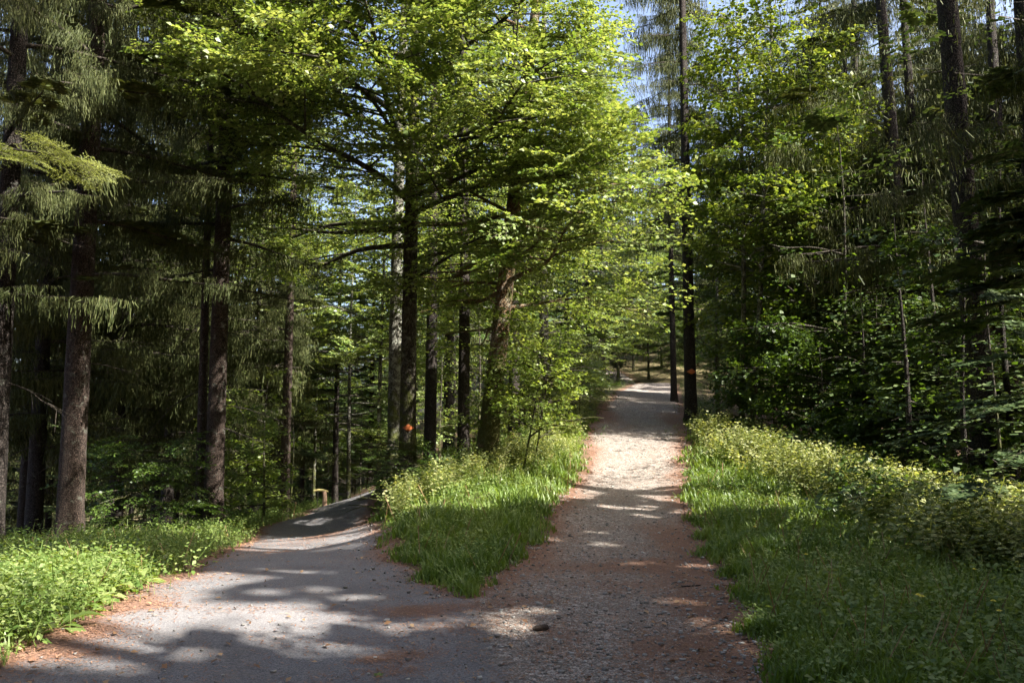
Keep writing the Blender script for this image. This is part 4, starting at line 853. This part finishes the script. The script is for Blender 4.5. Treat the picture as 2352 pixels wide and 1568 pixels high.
# low broad-leaved weeds
TW=[shoot(i,.20,14,.045,.7,.35) for i in range(4)]; TW2=[shoot(i+20,.42,16,.065,.6,.25) for i in range(4)]; TBR=[shoot(i+40,.6,26,.06,.75,.4,True) for i in range(4)]
def ground_plants(name, T, x,y,sc_, m_, lift=0.):
    mb=MB(); n=len(x); z=H(x,y); idx=RU.integers(0,len(T),n); a=RU.uniform(0,6.28,n); pos=np.stack([x,y,z+lift],-1); hx=np.stack([np.cos(a),np.sin(a),0*a],-1)
    up=np.array([0,0,1.])+RU.normal(0,.18,(n,3)); hx=np.cross(np.cross(up,hx),up)
    for i,t in enumerate(T): s_=idx==i; place(mb,t,pos[s_],hx[s_],up[s_],sc_[s_],rr=RU)
    return tag(mb.build(name,M[m_]),kind='stuff')
x,y=scatter(90000,-12,11,3.6,40); s=SS(x,y); R_=right(x,y); L_=leftside(x,y); B_=~R_&~L_; dc=dline(x,y,crest); dl=dline(x,y,crestL)
pr=np.where(R_, .30*(s<5.5)+.2*(dc<1), np.where(L_, .85*np.exp(-np.clip(s-1.2,0,9)/1.8), .34+.3*(dl<.8)))*np.clip((s-.02)/.35,0,1); pr*=.4+.9*vnoise(x,y,.7,12)
k=RU.random(len(x))<pr*.62; ground_plants('low_weeds',TW,x[k],y[k],RU.uniform(.6,1.5,k.sum())*np.where(L_[k],1.15,1.)*(.55+.45*np.clip(s[k]/.6,0,1)),'weed')
# dry stalks and withered grass among the green
x,y=scatter(14000,-9,11,3.8,26); s=SS(x,y); k=(s>.1)&(RU.random(len(x))<.22*(vnoise(x,y,.6,77)>.4)); x,y=x[k],y[k]; n=len(x); z=H(x,y); h_=RU.uniform(.1,.42,n); a=RU.uniform(0,6.28,n); P0=np.stack([x,y,z],-1); P1=P0+np.stack([np.cos(a)*h_*.5,np.sin(a)*h_*.5,h_],-1)
mb=MB(); mb.add(*strips(P0,P1,.003+.0007*y,RU)); tag(mb.build('dry_stalks',M['litterleaf']),kind='stuff')
# taller herbs on the left verge
x,y=scatter(16000,-13,-1.5,3.8,30); s=SS(x,y); L_=leftside(x,y); pr=.8*np.exp(-np.clip(np.abs(s-1.2)-.5,0,9)/.8)*L_; k=RU.random(len(x))<pr*.55
ground_plants('tall_herbs',TW2,x[k],y[k],RU.uniform(.6,1.15,k.sum()),'weed')
# brambles along the sunny crests
x,y=scatter(110000,-5,12,6,40); s=SS(x,y); R_=right(x,y); dc=dline(x,y,crest); dl=dline(x,y,crestL); B_=~R_&~leftside(x,y)
pr=np.where(R_, np.exp(-(dc/.8)**2), np.where(B_, .9*np.exp(-(dl/.6)**2), 0))*(s>.3); k=RU.random(len(x))<pr*.6
ground_plants('brambles',TBR,x[k],y[k],RU.uniform(.6,1.5,k.sum())*np.where(R_[k],1.,.75),'bramble')
# forest-floor herbs under the trees
x,y=scatter(34000,-40,40,14,95); s=SS(x,y); pr=.25*(vnoise(x,y,2.2,15)>.42)*(s>.8)+.5*np.exp(-((s-1)/.8)**2)*(y>22)+.9*(y>50)*(s>.2)*(np.abs(x-y*.17)<9); k=RU.random(len(x))<pr
ground_plants('forest_floor_herbs',TW2,x[k],y[k],RU.uniform(.6,1.3,k.sum()),'understory')
# big coarse leaves (butterbur, dock) as countable plants
TD=[]
for sd in range(3):
    r2=np.random.default_rng(sd+70); t=T_(); n=9; a=np.arange(n)*2.4; hd=np.stack([np.cos(a),np.sin(a),r2.uniform(.1,1.1,n)],-1); L=r2.uniform(.16,.32,n)
    for i in range(n):
        q=np.linspace(0,1,7); h=unit(hd[i]); side=unit(np.cross([0,0,1.],h)); P=np.outer(q*L[i]*1.5,h); P[:,2]-=.55*L[i]*q*q*1.3; P[:,2]+=.02
        wv=L[i]*.20*np.sin(PI*np.clip((q-.25)/.75,0,1)**.8)+.004; up=np.array([0,0,1.])
        Lf=P+side*wv[:,None]+up*(wv*.35)[:,None]; Rt=P-side*wv[:,None]+up*(wv*.35)[:,None]; j=np.arange(6)
        V=np.concatenate([P,Lf,Rt]); F=np.concatenate([np.stack([j,j+1,j+8,j+7],-1),np.stack([j+1,j,j+14,j+15],-1)]); t.mb.add(V,F,r2.random())
    TD.append(t.fin())
docks=[(50,1440,1.3),(110,1400,1.2),(200,1385,1.3),(165,1350,1.2),(85,1345,1.2),(245,1370,1.1),(290,1345,1.),(60,1380,1.2),(230,1330,1.1),(20,1420,1.3),(130,1460,.9),(330,1335,.8),(180,1420,1.),(10,1370,1.1),(280,1300,.9)]
names=['beside the reddish needle strip','lowest on the sunny left verge','in the middle of the left verge','with raised pale leaves','near the massive spruce trunk','close to the asphalt edge']
proto=None; protos_d=[]
for i,(px,py,s_) in enumerate(docks):
    p=g0(px,py); p[2]=h1(p[0],p[1])
    if i<3:
        o=empty('dock_plant',p,'x','plant'); mb=MB(); place(mb,TD[i],np.zeros((1,3)),np.array([[1.,0,0]]),np.array([[0,0,1.]]),np.array([1.])); mb.build('leaves',M['weed'],o); protos_d.append(o)
    else: o=copy_tree(protos_d[i%3]); o.location=p
    o.scale=(s_,)*3; o.rotation_euler=(0,0,RU.uniform(0,6)); o['label']='coarse broad-leaved dock plant among the weeds of the sunny left verge'; o['group']='broad-leaved plants on the left verge'
for i,(px,py,s_) in enumerate([(1850,1400,.7),(1990,1425,.8),(1900,1320,.7),(2080,1380,.7),(1800,1350,.6),(2170,1460,.8),(1780,1470,.6)]):
    p=g0(px,py); p[2]=h1(p[0],p[1]); o=copy_tree(protos_d[i%3]); o.location=p; o.scale=(s_,)*3; o.rotation_euler=(0,0,RU.uniform(0,6)); o['label']='low broad-leaved plant in the shaded grass right of the path'; o['group']='broad-leaved plants in the right-hand grass'
# fallen needles and dead leaves
def surf(x,y): return H(x,y)+.010
from math import floor
def samp(arr,x,y):
    i=np.clip(np.searchsorted(YS,y),1,len(YS)-1); j=np.clip(np.searchsorted(XS,x),1,len(XS)-1); return arr[i,j]
x,y=scatter(260000,-8,8,3.6,22); l=samp(litter,x,y); k=(RU.random(len(x))<np.clip(l*1.3,0.07,1)*.6)&(samp(S,x,y)<.6); x,y=x[k],y[k]; n=len(x)
a=RU.uniform(0,6.28,n); L=RU.uniform(.010,.028,n)*(1+.05*y); P0=np.stack([x,y,surf(x,y)],-1); P1=P0+np.stack([np.cos(a)*L,np.sin(a)*L,RU.uniform(-.002,.008,n)],-1)
sx=np.stack([-np.sin(a),np.cos(a),0*a],-1)*(.0014+.00035*y)[:,None]; V=np.stack([P0-sx,P1-sx,P1+sx,P0+sx],1).reshape(-1,3)
mb=MB(); mb.add(V,np.arange(4*n).reshape(n,4),np.repeat(RU.random(n),4)); tag(mb.build('fallen_needles',M['needle']),kind='stuff')
x,y=scatter(26000,-9,14,3.8,36); s=SS(x,y); pr=np.where(s<0,.035+.12*np.exp(s/.25),.25*(y<14)+.5*(y>16)); k=RU.random(len(x))<pr; x,y=x[k],y[k]; n=len(x)
a=RU.uniform(0,6.28,n); L=RU.uniform(.03,.075,n); pos=np.stack([x,y,surf(x,y)+.006],-1); V,F,Av=leaves(pos,np.stack([np.cos(a),np.sin(a),RU.uniform(-.1,.35,n)],-1),L,L*.6,None,.2,RU,.25)
mb=MB(); mb.add(V,F,Av); tag(mb.build('dead_leaves',M['litterleaf']),kind='stuff')
# loose gravel stones
c=np.array([[sx_,sy_,sz_] for sz_ in (-1,1) for sy_ in (-1,1) for sx_ in (-1,1)],float); q8=np.array([[0,2,3,1],[4,5,7,6],[0,1,5,4],[2,6,7,3],[0,4,6,2],[1,3,7,5]])
x,y=scatter(200000,-4.5,6,3.7,34); l=samp(grav,x,y); s=samp(S,x,y); k=(RU.random(len(x))<np.where(s<.15,.004+.10*l**2+.12*np.exp(-((SS(x,y)+.1)/.25)**2)*(x>-2.5),0)); x,y=x[k],y[k]; n=len(x)
sz=RU.gamma(2.2,.0026,n)*(1+.035*y)+.003; sz=np.minimum(sz,.022); dim=sz[:,None]*RU.uniform(.6,1.3,(n,3))*[1,1,.6]; V=c[None]*dim[:,None]*.75*(1+RU.normal(0,.18,(n,8,1))); a=RU.uniform(0,6.28,n)
V=rotz(V,a[:,None]); V+=np.stack([x,y,surf(x,y)+dim[:,2]*.2],-1)[:,None]; mb=MB(); mb.add(V.reshape(-1,3),(q8[None]+np.arange(n)[:,None,None]*8).reshape(-1,4),np.repeat(RU.random(n)**1.3,8)); tag(mb.build('gravel',M['pebble']),kind='stuff')

# ------------------------------------------------------------------ small things
def rock(name,label,cat,p,dim,seed,mname,group=None):
    r=np.random.default_rng(seed); mb=MB(); nu,nv=14,9; u=np.arange(nu)*2*PI/nu; v=np.linspace(.12,PI-.12,nv)
    X=np.sin(v)[:,None]*np.cos(u); Y=np.sin(v)[:,None]*np.sin(u); Z=np.cos(v)[:,None]+0*u
    f=1+.16*np.sin(X*3+seed)+.12*np.sin(Y*4+seed*2)+.1*np.sin(Z*5)+r.normal(0,.03,X.shape); V=np.stack([X*f*dim[0],Y*f*dim[1],Z*f*dim[2]],-1).reshape(-1,3)
    i=np.arange(nv-1)[:,None]*nu; j=np.arange(nu)[None]; k=(j+1)%nu; F=np.stack([i+j,i+nu+j,i+nu+k,i+k],-1).reshape(-1,4); V=np.concatenate([V,[[0,0,dim[2]*.98],[0,0,-dim[2]*.98]]])
    tp=[[nu*nv,(a)%nu,(a+1)%nu,(a+2)%nu] for a in range(0,nu,2)]; F=np.concatenate([F,tp])
    mb.add(V,F); o=mb.build(name,M[mname],None,True); o.location=(p[0],p[1],p[2]+dim[2]*.55); o.rotation_euler=(0,0,r.uniform(0,3)); return tag(o,label,cat,group)
def gg(px,py):
    p=g0(px,py); p[2]=h1(p[0],p[1])+.008; return p
rock('stone','pale angular stone lying on the needle patch of the asphalt','stone',gg(887,1428),(.035,.022,.014),1,'stone')
rock('stone','grey boulder half hidden in the shaded grass right of the path','stone',gg(1925,1318),(.16,.09,.07),2,'stone')
rock('stone','pale flat stone at the edge of the grass near the sunny bramble bushes','stone',at(1695,1262,10.2)*[1,1,0]+[0,0,h1(*at(1695,1262,10.2)[:2])],(.10,.06,.03),3,'stone')
rock('stone','light stone by the right edge of the gravel','stone',gg(1700,1330),(.05,.035,.025),4,'stone')
# spruce cone lying on the gravel
p=gg(1242,1450); o=empty('spruce_cone',p,'dark spruce cone lying on the gravel in the foreground','cone'); mb=MB(); q=np.linspace(0,1,9); ax_=unit(np.array([.95,.35,.0])); P=np.outer((q-.5)*.13,ax_)+[0,0,.022]; tube(mb,P,.019*np.sin(PI*np.clip(q*.9+.08,0,1))**.6+.001,10); mb.build('core',M['cone'],o,True)
n=90; u=np.linspace(.04,.97,n); a=np.arange(n)*2.399; s1=np.array([-ax_[1],ax_[0],0]); s2=np.array([0,0,1.]); rad=.019*np.sin(PI*np.clip(u*.9+.08,0,1))**.6
out_=np.cos(a)[:,None]*s1+np.sin(a)[:,None]*s2; pos=np.outer((u-.5)*.13,ax_)+[0,0,.022]+out_*rad[:,None]*.8; V,F,Av=leaves(pos,out_*.8+ax_*.8,.018,.017,out_-ax_*.5,.2,R,0); mb=MB(); mb.add(V,F,Av); mb.build('scales',M['cone'],o)
# green leaf and yellow leaf on the asphalt, sticks
def leaf_thing(px,py,L,label,mname,seed):
    r=np.random.default_rng(seed); p=gg(px,py); mb=MB(); n=5; a=np.linspace(-1.4,1.4,n)+r.uniform(0,3); V,F,Av=leaves(np.zeros((n,3)),np.stack([np.cos(a),np.sin(a),.12+0*a],-1),L*np.array([.6,.85,1,.85,.6]),L*.45,np.tile([0,0,1.],(n,1)),.08,r,0); mb.add(V,F,Av)
    o=mb.build('fallen_leaf',M[mname]); o.location=(p[0],p[1],p[2]+.006); tag(o,label,'leaf')
leaf_thing(868,1562,.06,'fresh green lobed leaf on the asphalt at the bottom edge','weed',1)
leaf_thing(68,1541,.05,'yellowish fallen leaf on the asphalt in the lower left corner','needle',2)
def stick(label,p,q_,r0,seed,group=None,mname='deadtwig',name='stick'):
    r=np.random.default_rng(seed); n=8; t=np.linspace(0,1,n); P=p+np.outer(t,q_-p)+r.normal(0,.012,(n,3))*np.linalg.norm(q_-p)*.5*np.sin(t*PI)[:,None]; mb=MB(); tube(mb,P-p,r0*(1-.6*t),6)
    e=P[4]-p; d=rotz(unit(q_-p),.7)*np.linalg.norm(q_-p)*.3; tube(mb,np.stack([e,e+d*.5,e+d+[0,0,.01]]),[r0*.6,r0*.45,r0*.2],5)
    o=mb.build(name,M[mname],None,True); o.location=p; tag(o,label,'stick',group)
stick('short dark stick lying across the right side of the path',gg(1598,1362)+[0,0,.0] if False else gg(1560,1352),gg(1610,1350)+[0,0,.01],.012,1)
stick('thin curved stick on the gravel where the path narrows',gg(1545,1342),gg(1575,1336),.006,2)
stick('pale broken stick standing in the grass at the bottom right',gg(2020,1520)+[0,0,.0],gg(2035,1545)+[0,0,.16],.012,3)
stick('long dry stick leaning in the sunny brambles on the right',at(1890,1100,14.4)*[1,1,0]+[0,0,h1(*at(1890,1100,14.4)[:2])],at(1905,1060,14.6),.012,4)
stick('grey dead branch leaning in the dark wood behind the twin stems',gp(1800,990,21),at(1860,930,20.5),.02,5)
stick('long slanting dead branch caught in front of the black wood',gp(1760,985,25),at(1900,865,24),.018,6)
# dandelion-like flowers
fl=[(2125,1480),(2290,1475),(2300,1495),(2110,1465),(2240,1370),(1855,1345),(1945,1260),(1735,1265)]
po=None
for i,(px,py) in enumerate(fl):
    p=gg(px,py)
    if po is None:
        o=empty('yellow_flower',p,'x','flower'); mb=MB(); tube(mb,np.array([[0,0,0],[.005,0,.13],[.0,.01,.26]]),[.003,.003,.0025],5); mb.build('stem',M['grass'],o,True)
        mb=MB(); n=16; a=np.arange(n)*2*PI/n; V,F,Av=leaves(np.tile([0,.01,.26],(n,1)),np.stack([np.cos(a),np.sin(a),.35+0*a],-1),.026,.011,np.tile([0,0,1.],(n,1)),.1,R,0); mb.add(V,F,Av); V,F,Av=leaves(np.tile([0,.01,.263],(n//2,1)),np.stack([np.cos(a[::2]),np.sin(a[::2]),1+0*a[::2]],-1),.018,.01,None,.1,R,.1); mb.add(V,F,Av); mb.build('petals',M['yellow'],o); po=o
    else: o=copy_tree(po); o.location=p
    o.rotation_euler=(0,0,i*1.3); s_=RU.uniform(.8,1.2); o.scale=(s_,)*3; o['label']='small yellow wildflower in the grass right of the path'; o['group']='yellow wildflowers right of the path'
# broken mossy windfall frame by the road: a weathered stump with a beam
p=gp(737,1150,31); hz=at(735,1126,31)[2]-p[2]
o=empty('windfall_log',p,'weathered yellowish log propped on a stump at the roadside by the distant trunks','log')
mb=MB(); tube(mb,np.array([[.14,0,-.1],[.15,0,hz*.5],[.13,.02,hz-.02]]),[.10,.085,.08],10,lump=.25); mb.build('stump',M['stump'],o,True)
mb=MB(); t_=np.linspace(0,1,7); tube(mb,np.stack([-.28+.55*t_,.05*np.sin(t_*3),hz+.03*np.sin(t_*4)-.02],-1),[.035,.045,.05,.055,.055,.05,.03],8,lump=.3); mb.build('beam',M['yellowwood'],o,True)
mb=MB(); tube(mb,np.array([[-.12,0,-.1],[-.125,0,hz*.5],[-.12,0,hz]]),[.012,.012,.01],5); mb.build('prop_stick',M['deadtwig'],o,True)
print('objects',len(bpy.data.objects),'polys',sum(len(m.polygons) for m in bpy.data.meshes)/1e6,'pts',len(pts))
